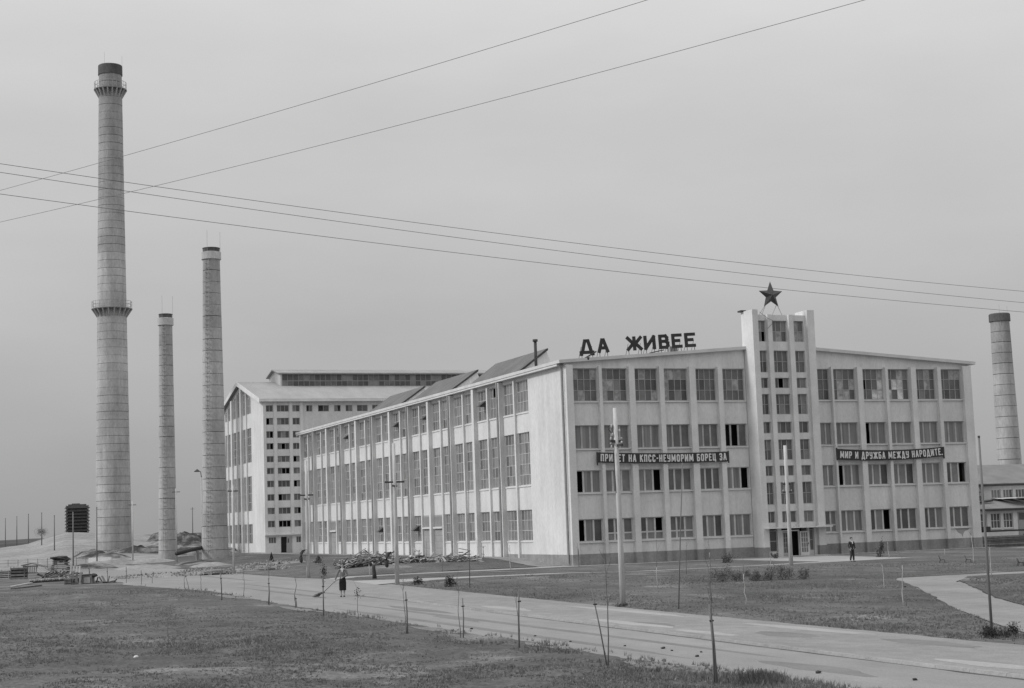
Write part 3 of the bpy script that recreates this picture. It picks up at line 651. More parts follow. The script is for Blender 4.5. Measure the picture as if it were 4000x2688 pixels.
def banner(x0, x1, zl0, zl1, zr0, zr1, sag, text, tx0, tx1, label):
    o = thing('banner', label, 'banner', ((x0+x1)/2, -.47, 8.4)); ox, oz = (x0+x1)/2, 8.4
    b = MB(); n = 40
    def edge(t): s = -sag*4*t*(1-t); return zl0+(zr0-zl0)*t+s, zl1+(zr1-zl1)*t+s
    for i in range(n):
        t0, t1 = i/n, (i+1)/n; a0, a1 = edge(t0); c0, c1 = edge(t1); X0 = x0+(x1-x0)*t0; X1 = x0+(x1-x0)*t1
        y0 = .015*math.sin(t0*31)*math.sin(t0*7); y1 = .015*math.sin(t1*31)*math.sin(t1*7)
        b.hexa([(X0-ox,y0,a0-oz),(X1-ox,y1,c0-oz),(X1-ox,y1+.02,c0-oz),(X0-ox,y0+.02,a0-oz),(X0-ox,y0,a1-oz),(X1-ox,y1,c1-oz),(X1-ox,y1+.02,c1-oz),(X0-ox,y0+.02,a1-oz)])
    b.build('cloth', BANNER, o)
    def pos(x):
        t = (x-x0)/(x1-x0); a, c = edge(t); a2, _ = edge(t+.01); return x-ox, -.035, (a+c)/2-.30-oz, -math.atan2((a2-a), (x1-x0)*.01)
    text_line(o, text, tx0, tx1, .60, .10, pos, LETTERW, .012)
    b = MB(); 
    for x in (x0, x1): b.box(x-ox-.04, x-ox+.04, -.005, .11, -.45 if x == x0 else -.5, .6 if x == x0 else .5)
    b.build('batten', DARKM, o)
banner(2.40, 14.32, 8.15, 8.97, 8.02, 8.85, .10, 'ПРИВЕТ НА КПСС-НЕУМОРИМ БОРЕЦ ЗА', 2.66, 14.1, 'dark cloth banner reading ПРИВЕТ НА КПСС across the left half of the front')
banner(24.8, 35.7, 7.97, 8.91, 8.10, 8.92, .20, 'МИР И ДРУЖБА МЕЖДУ НАРОДИТЕ.', 25.05, 35.5, 'dark cloth banner reading МИР И ДРУЖБА on the right of the tower')
rs = thing('rooftop_sign', 'dark cut out letters ДА ЖИВЕЕ standing along the front roof edge', 'sign', (6.8, .15, 17.0))
for ch, x0, x1 in (('Д',1.46,2.74),('А',3.06,4.08),('Ж',5.68,7.12),('И',7.28,8.33),('В',8.64,9.58),('Е',9.84,10.80),('Е',11.04,12.05)):
    zt = RZ0+.20+(RZ1-RZ0)*((x0+x1)/2+.55)/20.15
    o = glyph(ch, x1-x0, 1.20, .26, .12).build('letter', SIGNB, rs); o.location = (x0-6.8, -.15, zt+.30-17.0); o.rotation_euler = (0, -.055, 0)
    lg = MB()
    for x in (.16, x1-x0-.16): lg.tube([(x, .05, -.42), (x, .05, .08)], .025, 5); lg.tube([(x, .05, .6), (x, .75, -.35)], .02, 4)
    lg.build('stay', DARKM, o)
fl = thing('roof_plank', 'dark plank lying on the roof edge below the rooftop letters', 'plank', (8.3, -.1, 17.15))
b = MB(); b.box(-.7, .7, -.06, .06, 0, .08); o = b.build('board', DARKM, fl); o.rotation_euler = (0, -.2, .1)
lm = thing('floodlight', 'small dark floodlight on the roof edge at the foot of letter Д', 'lamp', (2.0, -.2, 16.65))
b = MB(); b.tube([(-.35,0,-.12),(.1,0,.12),(.8,0,.5)], .06, 6); b.build('arm', DARKM, lm); b = MB(); b.lathe([(.05,-.25),(.16,-.22),(.2,-.02),(.08,.05)], 10); b.build('lamp_head', DARKM, lm)
lm2 = thing('floodlight', 'dark flat lamp at the back edge of the left tower pier', 'lamp', (16.62, -.05, 20.6))
b = MB(); b.box(-.3, .2, -.15, .45, .0, .14); b.build('lamp_head', DARKM, lm2); b = MB(); b.tube([(0, 0, 0), (.1, -.3, 0)], .03, 5); b.build('arm', DARKM, lm2)
# star
st = thing('star', 'large dark five pointed star on struts above the entrance tower', 'star', (18.83, -.95, 20.1))
b = MB(); R_, r_ = 1.20, .52; cz = 1.84; pts = []
for k in range(10):
    a = math.pi/2 + k*math.pi/5; rr = R_ if k % 2 == 0 else r_; pts.append((rr*math.cos(a), 0, cz+rr*math.sin(a)))
i = len(b.v); b.v += pts + [(0, -.34, cz), (0, .34, cz)]
for k in range(10): b.f += [(k, (k+1) % 10, 10), ((k+1) % 10, k, 11)]; b.mi += [0, 0]
me = b.mesh('star_body', STARM); bm = bmesh.new(); bm.from_mesh(me); bmesh.ops.recalc_face_normals(bm, faces=bm.faces); bm.to_mesh(me); bm.free(); link('star_body', me, st)
for (xa, za), (xb, yb) in ((((-.62), .95), (-1.15, .2)), (((-.55), 1.0), (-.72, .5)), (((.62), .95), (1.15, .2)), (((.5), 1.0), (.4, .75))):
    bb = MB(); bb.tube([(xa, 0, za), (xb, yb, .12)], .024, 5); bb.build('strut', GALV, st)
wc = thing('loose_cable', 'thin dark cable trailing from the left tower pier across its top windows', 'cable', (17.2, -1.75, 20.3))
b = MB(); b.tube([(0,0,.1),(.35,.0,-.15),(.75,0,-.42),(1.25,0,-.62),(1.2,.05,-.85),(.75,.1,-1.3)], .018, 4); b.build('wire', WIREM, wc)

# ------------------------------------------------------------------ boiler house behind
bh = thing('boiler_house', 'tall gabled boiler house with a glazed roof lantern behind the long wing', 'building', (7.7, 146, 0))
def L2(v): return (v[0]-7.7, v[1]-146, v[2])
YB, ZR, ZE, ZW, XR = 18.0, 29.9, 25.5, 25.5, 48.0
b = MB()
BC1 = [(.5,1.7),(2.35,4.4),(5.0,6.25)]
BR = [(4.3,5.4),(6.47,7.55),(8.69,9.79),(10.94,12.04),(13.12,14.16),(15.08,16.12),(17.2,18.27),(19.12,20.28),(21.32,22.48),(23.52,24.62)]
wall_open(b, False, 0, 6.8, 3.1, ZE, 0, .35, BC1, BR)
wall_open(b, False, 0, 6.8, -.1, 3.1, 0, .35, [(.58,1.86),(2.65,4.55),(5.25,6.45)], [(1.67,2.7)])
BC2 = [(7.45,8.5),(9.5,11.4),(12.3,13.45),(14.3,15.5),(16.3,18.2),(19,20.2),(21,22.2),(23,24.2),(25,26.4)]
wall_open(b, False, 6.8, XR, -.1, ZE, .25, .6, BC2, [(23.52,24.62)])
GC = [(9.6,12.8),(13.1,16.4),(17.6,21.0),(21.3,24.6),(25.8,29.0),(29.3,32.2)]
GR = [(1.7,5.0),(7.25,13.2),(15.6,21.5)]
wall_open(b, True, .35, 35, -.1, 24.0, 0, .35, GC, GR)
# gable top: solid around six tall lights that follow the slope
def zs_(y): return (ZE+(ZR-ZE)*y/YB if y < YB else ZR-(ZR-25.8)*(y-YB)/17)-.25
p = .35
for a, c in GC+[(35,35)]:
    b.hexa([(0,p,24),(.35,p,24),(.35,a,24),(0,a,24),(0,p,zs_(p)),(.35,p,zs_(p)),(.35,a,zs_(a)),(0,a,zs_(a))]) if a-p > .01 else None
    if a < 35:
        for (q0, q1) in ([(a, min(c, YB)), (YB, c)] if a < YB < c else [(a, c)]):
            b.hexa([(0,q0,zs_(q0)-.8),(.35,q0,zs_(q0)-.8),(.35,q1,zs_(q1)-.8),(0,q1,zs_(q1)-.8),(0,q0,zs_(q0)),(.35,q0,zs_(q0)),(.35,q1,zs_(q1)),(0,q1,zs_(q1))])
    p = c
b.build('wall', PLASTER, bh)
b = MB(); b.box(1.1, XR-.5, 1.2, 34.5, 0, 23.6); b.build('interior_wall', VOID, bh)
for y in (17.0, 25.2):
    bb = MB(); bb.box(-.35, -.001, y-.55, y+.55, -.1, zs_(y)-.5); bb.build('pilaster', TRIM, bh)
for y in (12.95, 21.15, 29.15):
    bb = MB(); bb.box(-.22, .02, y-.16, y+.16, -.1, zs_(y)-.7); bb.build('mullion', TRIM, bh)
for cx in ((.0,.45),(1.75,2.3),(4.45,4.95),(6.3,6.8)):
    bb = MB(); bb.box(cx[0], cx[1], -.12, -.001, 3.15, ZE-.3); bb.build('pilaster', TRIM, bh)
# gable glazing
for a, c in GC:
    for z0, z1 in GR+[(24.0, min(zs_(a), zs_(c))-.8)]:
        if z1-z0 < .5: continue
        f = MB(); n = max(2, int((z1-z0)/1.2))
        for x in (a+.04, (a+c)/2, c-.04): f.box(.10, .17, x-.04, x+.04, z0, z1)
        for q in range(n+1): f.box(.105, .165, a, c, z0+(z1-z0)*q/n-.03, z0+(z1-z0)*q/n+.03)
        o = f.build('window', FRAMEL, bh)
        g = MB()
        if z0 == 24.0:
            for (q0, q1) in ([(a, YB), (YB, c)] if a < YB < c else [(a, c)]):
                g.hexa([(.13,q0,24),(.142,q0,24),(.142,q1,24),(.13,q1,24),(.13,q0,zs_(q0)-.78),(.142,q0,zs_(q0)-.78),(.142,q1,zs_(q1)-.78),(.13,q1,zs_(q1)-.78)])
            g.build('pane', SIDEG[0], o)
        else:
            for i2, (u, v) in enumerate(((a,(a+c)/2),((a+c)/2,c))):
                gg = MB(); gg.box(.13, .142, u+.02, v-.02, z0, z1); gg.build('pane', random.choice(SIDEG), o)
for ci, (a, c) in enumerate(BC1):
    for ri, (z0, z1) in enumerate(BR):
        op = (ri in (0, 2, 4) and ci == 1)
        window(bh, a, c, z0, z1, .15, 3 if ci == 1 else 2, 1, FRAME, lambda i, j: (None if op and random.random() < .6 else random.choice([GLASS[0], GLASS[0], GLASS[1], GLASS[2]]) if random.random() > .1 else None), .07, .07, sill=False, zs=[])
for a, c in BC2: window(bh, a, c, 23.52, 24.62, .40, 2, 1, FRAME, lambda i, j: random.choice([GLASS[0], GLASS[1], GLASS[2], None]), .07, .07, sill=False, zs=[])
for a, c in ((.58,1.86),(5.25,6.45)): window(bh, a, c, 1.67, 2.7, .15, 3, 1, FRAMEL, lambda i, j: random.choice([GLASS[0], GLASS[1]]), .07, .06, sill=False, zs=[])
b = MB(); b.box(-.1, 6.9, -.55, -.002, 3.0, 3.12); b.build('door_canopy', TRIM, bh)
b = MB(); b.box(2.65, 3.55, -.02, -.0015, .1, 2.7); b.build('doorway', VOID, bh); b = MB(); b.box(3.6, 4.5, -.06, -.0015, .1, 2.7); d = b.build('door', mat('gate_paint', .3), bh)
b = MB(); b.box(3.75, 4.0, -.075, -.062, 1.7, 2.4); b.build('pane', GLASS[0], d)
# roof
b = MB(); t = .3
b.hexa([(-.7,-.6,ZE-.15),(XR+.6,-.6,ZE-.15),(XR+.6,YB,ZR),(-.7,YB,ZR),(-.7,-.6,ZE+.15),(XR+.6,-.6,ZE+.15),(XR+.6,YB,ZR+t),(-.7,YB,ZR+t)])
b.hexa([(-.7,YB,ZR),(XR+.6,YB,ZR),(XR+.6,35.7,25.65),(-.7,35.7,25.65),(-.7,YB,ZR+t),(XR+.6,YB,ZR+t),(XR+.6,35.7,25.95),(-.7,35.7,25.95)])
b.build('roof', ROOFM, bh)
b = MB()
for (y0, za, y1, zb) in ((-.62,ZE-.1,YB,ZR+.05),(YB,ZR+.05,35.72,25.7)):
    b.hexa([(-.76,y0,za-.45),(-.705,y0,za-.45),(-.705,y1,zb-.45),(-.76,y1,zb-.45),(-.76,y0,za+.3),(-.705,y0,za+.3),(-.705,y1,zb+.3),(-.76,y1,zb+.3)])
b.box(-.70, XR+.6, -.68, -.61, ZE-.3, ZE+.1); b.build('bargeboard', TRIM, bh)
# lantern
x0, x1, y0, y1, zb, zt, zr = 6.2, 47.0, 13.5, 22.5, 28.7, 31.35, 32.35
b = MB(); b.prism([(y0,zb-.6),(y1,zb-.6),(y1,zt),((y0+y1)/2,zr-.1),(y0,zt)], lambda p: (x0,p[0],p[1]), lambda p: (x0+.3,p[0],p[1]))
b.box(x0+.3, x1, y0, y0+.25, zb-.6, zb+.15).box(x0+.3, x1, y0, y0+.25, zt-.2, zt).box(x0+.3, x1, y1-.25, y1, zb-.6, zt)
la = b.build('roof_lantern', mat('lantern_cladding', .42, .5, .7, 4, .85, coords='World'), bh)
b = MB(); b.box(x0+.3, x1, y0+.6, y0+.7, zb-.2, zt); b.build('lantern_back', VOID, la)
b = MB(); n = 41
for k in range(n+1):
    xx = x0+.3+(x1-x0-.3)*k/n; b.box(xx-.045, xx+.045, y0+.05, y0+.14, zb+.15, zt-.2)
b.box(x0+.3, x1, y0+.04, y0+.15, (zb+zt)/2-.09, (zb+zt)/2+.05); b.build('lantern_bars', mat('lantern_bar', .22, .28, 1, 3, .8), la)
b = MB(); W_ = (x1-x0-.3)/n
for k in range(n):
    for q in range(2):
        xx = x0+.3+W_*k; z0 = zb+.15+q*1.12; b.box(xx+.05, xx+W_-.05, y0+.09, y0+.10, z0, z0+1.08, random.choice((0,0,0,1,2)))
o = b.build('lantern_glass', GLASS[:3], la); o['kind'] = 'stuff'
b = MB()
b.hexa([(x0-.5,y0-.5,zt-.12),(x1+.5,y0-.5,zt-.12),(x1+.5,(y0+y1)/2,zr-.1),(x0-.5,(y0+y1)/2,zr-.1),(x0-.5,y0-.5,zt+.06),(x1+.5,y0-.5,zt+.06),(x1+.5,(y0+y1)/2,zr+.08),(x0-.5,(y0+y1)/2,zr+.08)])
b.hexa([(x0-.5,(y0+y1)/2,zr-.1),(x1+.5,(y0+y1)/2,zr-.1),(x1+.5,y1+.5,zt-.12),(x0-.5,y1+.5,zt-.12),(x0-.5,(y0+y1)/2,zr+.08),(x1+.5,(y0+y1)/2,zr+.08),(x1+.5,y1+.5,zt+.06),(x0-.5,y1+.5,zt+.06)])
b.build('lantern_roof', ROOFM, la)

# ------------------------------------------------------------------ chimneys
def chimney(label, x, y, H, r0, r1, lift, plats=(), cap='band', ladder=None, rods=2, rodh=2.2, sooty=2.0):
    o = thing('chimney_stack', label, 'chimney', (x, y, 0))
    R = lambda z: r0+(r1-r0)*(z/H)**.92
    n = int((H-sooty)/lift); zz = [ (H-sooty)*k/n for k in range(n+1)]
    for k in range(n):
        a, c = zz[k], zz[k+1]; g = .05; j = 1+random.uniform(-.004, .004)
        gp_ = random.uniform(.035, .075); h_ = a/H; cm_ = CONCS[min(4, max(0, int((h_-.35)*8)))]
        MB().lathe([(R(a)-.09,a+gp_),(R(a)*j+.003,a+gp_),(R(a+.3)*j,a+.3),(R(c-.3)*j,c-.3),(R(c)*j,c),(R(c)-.09,c)], 72 if r0 > 2 else 48, closed=False).build('concrete_ring', cm_, o)
    MB().lathe([(R(0)-.2,-.3),(R(0)-.1,0),(R(H)-.1,H-sooty),(R(H)-.25,H-.3)], 24).build('core', SOOT, o)
    z = H-sooty
    if cap == 'band':
        MB().lathe([(r1-.02,z),(r1+.20,z+.02),(r1+.20,z+sooty*.62),(r1+.02,z+sooty*.66)], 48, closed=False).build('cap_band', CONC, o)
        MB().lathe([(r1,z+sooty*.64),(r1+.02,H-.12),(r1+.06,H-.1),(r1+.06,H),(r1-.25,H),(r1-.25,H-.8)], 48, closed=False).build('chimney_mouth', SOOT, o)
    else:
        MB().lathe([(r1-.02,z),(r1+.16,z+.02),(r1+.14,H-.1),(r1+.05,H),(r1-.3,H),(r1-.3,H-1)], 48, closed=False).build('chimney_mouth', SOOT, o)
    for zb, zt, ext, rail in plats:
        rr = R(zt); MB().lathe([(rr-.05,zt-.14),(rr+ext,zt-.14),(rr+ext,zt),(rr-.05,zt)], 48, closed=False).build('platform', DARKC, o)
        bk = MB(); nb = 20
        for k in range(nb):
            a = 2*math.pi*k/nb; ca, sa = math.cos(a), math.sin(a); px, py = -sa*.11, ca*.11
            P = [(rr-.1, zb), (rr+.02, zb), (rr+ext*.96, zt-.16), (rr-.1, zt-.16)]
            bk.prism(P, lambda q: (q[0]*ca+px, q[0]*sa+py, q[1]), lambda q: (q[0]*ca-px, q[0]*sa-py, q[1]))
        bk.build('bracket', CONC, o)
        rl = MB(); nr = 24; ring = [((rr+ext-.08)*math.cos(2*math.pi*k/nr), (rr+ext-.08)*math.sin(2*math.pi*k/nr)) for k in range(nr+1)]
        for k in range(nr): rl.tube([(*ring[k], zt), (*ring[k], zt+rail)], .035, 4)
        for hh in (.5*rail, rail): rl.tube([(px, py, zt+hh) for px, py in ring], .035, 4)
        rl.build('railing', GALV, o)
    if ladder is not None:
        a = ladder; ld = MB(); z = 1.5
        while z < H-1.2:
            rr = R(z)+.12
            for s in (-.24, .24):
                t = a+s/rr; ld.box(rr*math.cos(t)-.05, rr*math.cos(t)+.05, rr*math.sin(t)-.05, rr*math.sin(t)+.05, z-.06, z+.06)
            ld.tube([(rr*math.cos(a-.24/rr), rr*math.sin(a-.24/rr), z), ((rr+.05)*math.cos(a), (rr+.05)*math.sin(a), z), (rr*math.cos(a+.24/rr), rr*math.sin(a+.24/rr), z)], .03, 4); z += .62
        for s in (-.24, .24): ld.tube([((R(z)+.13)*math.cos(a+s/R(z)), (R(z)+.13)*math.sin(a+s/R(z)), z) for z in np.linspace(1, H-1, 16)], .02, 4)
        ld.build('ladder', GALV, o)
    rd = MB()
    for k in range(rods):
        a = -2.6+k*2.2+.4; rr = r1+.1; rd.tube([(rr*math.cos(a), rr*math.sin(a), H-1.5), (rr*math.cos(a), rr*math.sin(a), H+rodh)], .018, 4)
    rd.build('lightning_rod', GALV, o)
    return o
chimney('tallest concrete chimney with two railed gallery platforms, far left', -14.03, 167.88, 87.4, 3.12, 1.97, 1.40, plats=((41.9,43.5,1.0,1.25),(81.4,83.0,.85,1.25)), cap='dark', rods=2, rodh=2.0, sooty=1.8)
chimney('shortest and thinnest concrete chimney between the two taller ones at left', -13.53, 113.07, 35.2, 1.33, .93, 1.42, ladder=-2.0, rods=2, rodh=2.6, sooty=1.65)
chimney('medium tall concrete chimney beside the gabled boiler house', -11.29, 89.53, 40.8, 1.72, 1.08, 1.47, ladder=-2.25, rods=2, rodh=2.2, sooty=1.55)
chimney('lone concrete chimney behind the sheds at the far right', 77.2, 43.2, 27.2, 1.62, 1.13, 1.25, cap='dark', rods=2, rodh=1.0, sooty=1.0)
# flue duct at the foot of the medium chimney
fd = thing('flue_duct', 'dark sloping pipe on a support left of the medium chimney', 'pipe', (-13.5, 88.6, 0))
MB().tube([(1.4, 1.2, 1.95), (.4, 1.0, 1.85), (-1.6, -2.2, 1.65), (-3.8,-5.5,1.3)], .26, 10).build('pipe', DARKM, fd, True); MB().box(-.55, -.2, -.9, -.5, 0, 1.6).build('support', DARKC, fd)

# ------------------------------------------------------------------ sheds on the right
K = (20+118.296)/(8+118.296)
def sx(x): return -50.72+(x+50.72)*K
def sz(z): return 3.5+(z-3.5)*K
sh = thing('workshop_shed', 'low pale workshop sheds with sheet roofs behind the right corner', 'shed', (sx(45), 20, 0))
X0 = sx(40.2)-sx(45); ox = sx(45); XE = 34.0
def sxl(x): return sx(x)-ox
b = MB(); cols = [(sxl(45.15),sxl(46.3)),(sxl(46.75),sxl(47.85)),(sxl(48.2),sxl(49.3))]
ex = cols[-1][1]+4.2
wcols = cols+[(ex+1.2*k, ex+1.2*k+.9) for k in range(0, 16, 2)]
wall_open(b, False, X0, XE, -.6, 3.25, 0, .3, wcols, [(1.32,2.86)])
cc = [(sxl(49.0),sxl(50.05)),(sxl(50.4),sxl(51.5)),(sxl(51.9),sxl(53.0)),(sxl(53.4),sxl(54.5)),(sxl(54.9),sxl(56))]
def s24(v): return v
wall_open(b, False, X0, XE, 3.2, 5.85, 4.0, 4.3, [(a+.9, c+.95) for a, c in [(-4,-3.2)]+cc], [(4.45,5.35)])
b.box(X0, X0+.3, .3, 14, -.6, 3.3); b.box(X0, X0+.3, 4.3, 14, 3.3, 5.85)
b.build('wall', PLASTER, sh)
MB().box(X0+.5, XE, .7, 3.6, 0, 3.1).box(X0+.5, XE, 4.8, 13, 3.3, 5.8).build('interior_wall', VOID, sh)
for a, c in wcols: window(sh, a, c, 1.32, 2.86, .12, 3, 2, LETTERW, lambda i, j: random.choice([GLASS[0], GLASS[0], GLASS[1]]), .05, .06, sill=True)
for a, c in [(-4,-3.2)]+cc: window(sh, a+.9, c+.95, 4.45, 5.35, 4.12, 3, 1, LETTERW, lambda i, j: random.choice([GLASS[1], GLASS[2]]), .05, .06, sill=True, zs=[])
b = MB(); b.box(cols[-1][1]+.6, cols[-1][1]+2.4, -.06, -.002, -.3, 2.9); d = b.build('door', mat('gate_panel_paint', .27), sh)
MB().box(cols[-1][1]+.7, cols[-1][1]+2.3, -.08, -.062, 2.1, 2.8).build('pane', GLASS[0], d)
b = MB(); b.hexa([(X0-.3,-.5,3.2),(XE,-.5,3.2),(XE,4.0,4.15),(X0-.3,4.0,4.15),(X0-.3,-.5,3.36),(XE,-.5,3.36),(XE,4.0,4.3),(X0-.3,4.0,4.3)])
b.build('lower_roof', mat('lower_shed_roof', .18, .25, .5, 5, .85, .1, 4, coords='World'), sh); MB().box(X0-.3, XE, -.56, -.502, 3.1, 3.3).build('gutter', DARKM, sh)
b = MB(); b.hexa([(X0-.4,3.5,5.8),(XE,3.5,5.8),(XE,10,8.0),(X0-.4,10,8.0),(X0-.4,3.5,6.0),(XE,3.5,6.0),(XE,10,8.2),(X0-.4,10,8.2)])
b.hexa([(X0-.4,10,8.0),(XE,10,8.0),(XE,16.5,5.8),(X0-.4,16.5,5.8),(X0-.4,10,8.2),(XE,10,8.2),(XE,16.5,6.0),(X0-.4,16.5,6.0)])
b.build('upper_roof', mat('weathered_sheet_roof', .15, .21, .5, 5, .85, .1, 4, coords='World'), sh); MB().box(X0-.4, XE, 3.44, 3.498, 5.72, 5.92).build('gutter', DARKM, sh)
b = MB(); b.hexa([(sxl(45.0),1.2,3.75),(sxl(48.7),2.2,4.1),(sxl(48.7),2.5,4.1),(sxl(45.0),1.5,3.75),(sxl(45.0),1.2,3.92),(sxl(48.7),2.2,4.27),(sxl(48.7),2.5,4.27),(sxl(45.0),1.5,3.92)])
b.build('roof_beam', DARKM, sh)
b = MB(); b.box(sxl(45.2), sxl(48.0), 3.4, 3.99, 3.9, 5.0); lt = b.build('lean_to', mat('lean_to_boards', .2, .28, 2, 4, .9), sh)
for k in range(5): MB().box(sxl(46.3)+k*.42, sxl(46.3)+k*.42+.3, 3.37, 3.398, 4.25, 4.75).build('pane', GLASS[0], lt)
b = MB(); b.hexa([(sxl(45.0),3.2,4.95),(sxl(48.2),3.2,5.05),(sxl(48.2),3.995,5.15),(sxl(45),3.995,5.05),(sxl(45.0),3.2,5.05),(sxl(48.2),3.2,5.15),(sxl(48.2),3.995,5.25),(sxl(45),3.995,5.15)]); b.build('lean_to_roof', ROOFD, lt)
MB().tube([(sxl(48.65), 3.9, 4.3), (sxl(48.65), 3.9, 5.8)], .06, 5).build('downpipe', GALV, sh)

# ------------------------------------------------------------------ cooling tower on the spoil heap
ct = thing('cooling_tower', 'dark louvred timber cooling tower on the pale mound at far left', 'cooling tower', (-10.3, 259.5, 3.6), -.107)
for q in range(9):
    z = .9+q*.74; b = MB()
    for sgn in (-1, 1):
        b.hexa([(-2.55,sgn*2.55,z),(2.55,sgn*2.55,z),(2.2,sgn*2.2,z+.55),(-2.2,sgn*2.2,z+.55),(-2.55,sgn*2.58,z+.05),(2.55,sgn*2.58,z+.05),(2.2,sgn*2.23,z+.6),(-2.2,sgn*2.23,z+.6)])
        b.hexa([(sgn*2.75,-2.55,z),(sgn*2.75,2.55,z),(sgn*2.2,2.2,z+.55),(sgn*2.2,-2.2,z+.55),(sgn*2.78,-2.55,z+.05),(sgn*2.78,2.55,z+.05),(sgn*2.23,2.2,z+.6),(sgn*2.23,-2.2,z+.6)])
    b.build('louvre', mat('tarred_timber', .035, .06, 2, 4, .9), ct)
MB().box(-2.15, 2.15, -2.15, 2.15, -.5, 7.4).build('core', MATS['tarred_timber'], ct)
for sx_ in (-2.4, 2.4):
    for sy_ in (-2.4, 2.4): MB().box(sx_-.1, sx_+.1, sy_-.1, sy_+.1, -.8, 7.5).build('post', WOODG, ct)
MB().box(-2.0, 2.0, -2.0, 2.0, 7.4, 7.75).box(-1.2, .6, -.8, .8, 7.75, 7.95).build('deck', WOODG, ct)

# ------------------------------------------------------------------ poles
def crossarm(o, z, half, rz=0, ins=2, arm_m=DARKM):
    b = MB(); b.box(-half, half, -.05, .05, z-.05, z+.05); a = b.build('crossarm', arm_m, o); a.rotation_euler = (0,0,rz)
    for s in np.linspace(-half*.92, half*.92, ins):
        MB().lathe([(.015,z+.05),(.035,z+.07),(.04,z+.13),(.02,z+.17)], 8, cx=s).build('insulator', CERAM, a, True)
def conc_pole(x, y, h, r0, r1, label, arms=(), lean=0, grp='concrete power poles', m=POLEC):
    o = thing('power_pole', label, 'pole', (x, y, 0), -YAW, grp)
    MB().tube([(0,0,-.3),(lean*.3,0,h*.3),(lean*.65,0,h*.65),(lean,0,h)], [r0, r0*.7+r1*.3, r0*.35+r1*.65, r1], 14).build('shaft', m, o, True)
    for z, half, rz, ins in arms: crossarm(o, z, half, rz, ins)
    return o
conc_pole(-21.37, 27.64, 7.9, .11, .075, 'slender concrete pole standing right of the medium chimney', [(7.35,.45,0,2)])
conc_pole(-21.15, .87, 8.8, .155, .10, 'concrete pole at the near left corner of the long side wall', [(6.2,.5,0,3),(5.9,.35,1.2,2)])
p903 = conc_pole(-20.68, -20.26, 8.85, .145, .095, 'thick concrete pole left of centre before the wood pile', [(6.4,.62,.2,3),(6.15,.5,1.4,2)])
p1415 = conc_pole(-22.83, -58.37, 8.09, .128, .082, 'nearest and largest pale concrete pole standing at the edge of the gravel walk', [(6.72,.28,.5,2),(6.55,.36,-.9,2)])
bb = MB(); bb.tube([(-.16,-.05,7.0),(-.3,-.05,7.25)], .02, 4); bb.build('bracket', DARKM, p1415)
for dx, dz in ((-.17, 7.35), (-.15, 7.0), (.15, 7.15), (-.2,6.5)): MB().lathe([(.01,dz-.07),(.035,dz-.04),(.035,dz+.04),(.015,dz+.07)], 8, cx=dx, cy=-.05).build('insulator', CERAM, p1415, True)
MB().tube([(-.12,-.13,6.3),(-.12,-.15,5.5),(-.1,-.16,4.6)], .018, 4).build('conduit', DARKM, p1415)
p1795 = conc_pole(6.44, -22.67, 8.18, .145, .11, 'whitest concrete pole standing in front of the entrance door', [(5.55,.25,0,2),(5.0,.3,0,2)])
def thin_pole(x, y, h, r, label, lean=0, z0=0.0, m=WOODP, grp='slim timber posts', top=None):
    o = thing('timber_pole', label, 'pole', (x, y, z0), -YAW, grp)
    MB().tube([(0,0,-.3),(lean*.5,0,h*.5),(lean,0,h)], [r, r*.85, r*.7], 8).build('shaft', m, o, True)
    if top: MB().box(lean-top, lean+top, -.04, .04, h-.5, h-.42).build('crossarm', DARKM, o)
    else: MB().tube([(lean,0,h),(lean*1.02,0,h+.06)], r*.8, 8).build('cap', DARKM, o)
    return o
thin_pole(-22.8, -81.83, 5.4, .042, 'thin dark timber post rising at the right edge beside a low bush')
thin_pole(-22.38, -62.37, 5.63, .026, 'thin dark leaning post on the lawn right of the largest pole', .43)
thin_pole(-20.43, -33.13, 5.9, .026, 'thinnest dark post on the lawn before the blank end of the side wall', .12)
thin_pole(-27.89, 100.21, 7.1, .10, 'pole standing left of the tallest chimney in front of the pale mound', grp='poles of the left line', top=None)
thin_pole(-23.78, 109.33, 7.7, .10, 'pole standing at the left edge of the tallest chimney', grp='poles of the left line')
thin_pole(-20.37, 99.14, 8.2, .10, 'pole standing at the right edge of the tallest chimney', grp='poles of the left line', m=POLEC, top=.5)
thin_pole(-16.29, 89.08, 9.5, .10, 'pale pole standing at the right edge of the shortest chimney', grp='poles of the left line', m=POLEC, top=.5)
lp = thin_pole(-12.37, 92.76, 11.0, .10, 'lamp pole with a dark shade at the left edge of the medium chimney', grp='poles of the left line', m=POLEC)
MB().tube([(0,0,11.0),(-.1,0,11.7),(-.5,0,11.9)], .05, 5).build('lamp_arm', DARKM, lp); MB().lathe([(.05,12.05),(.42,11.75),(.40,11.7),(.1,11.78)], 10, cx=-.55).build('lamp_shade', DARKM, lp)
thin_pole(28.67, 333, 11.2, .17, 'distant pole standing between the shortest and medium chimneys', grp='poles of the left line', top=.6)
for k, (x, y, z, nm) in enumerate([(-23.2,300.8,2.1,'leftmost of the five distant poles before the dark field'),(-20.5,300.6,2.5,'second from left of the five distant poles before the dark field'),(-22.3,242.6,2.1,'middle one of the five distant poles before the dark field'),(-23.2,200.5,1.6,'distant pole in front of the lone bare tree'),(-23.5,172.4,.6,'distant pole just left of the louvred cooling tower')]):
    thin_pole(x, y, 7.1, .13 if k < 3 else .115, nm, grp='poles of the left line', z0=z)

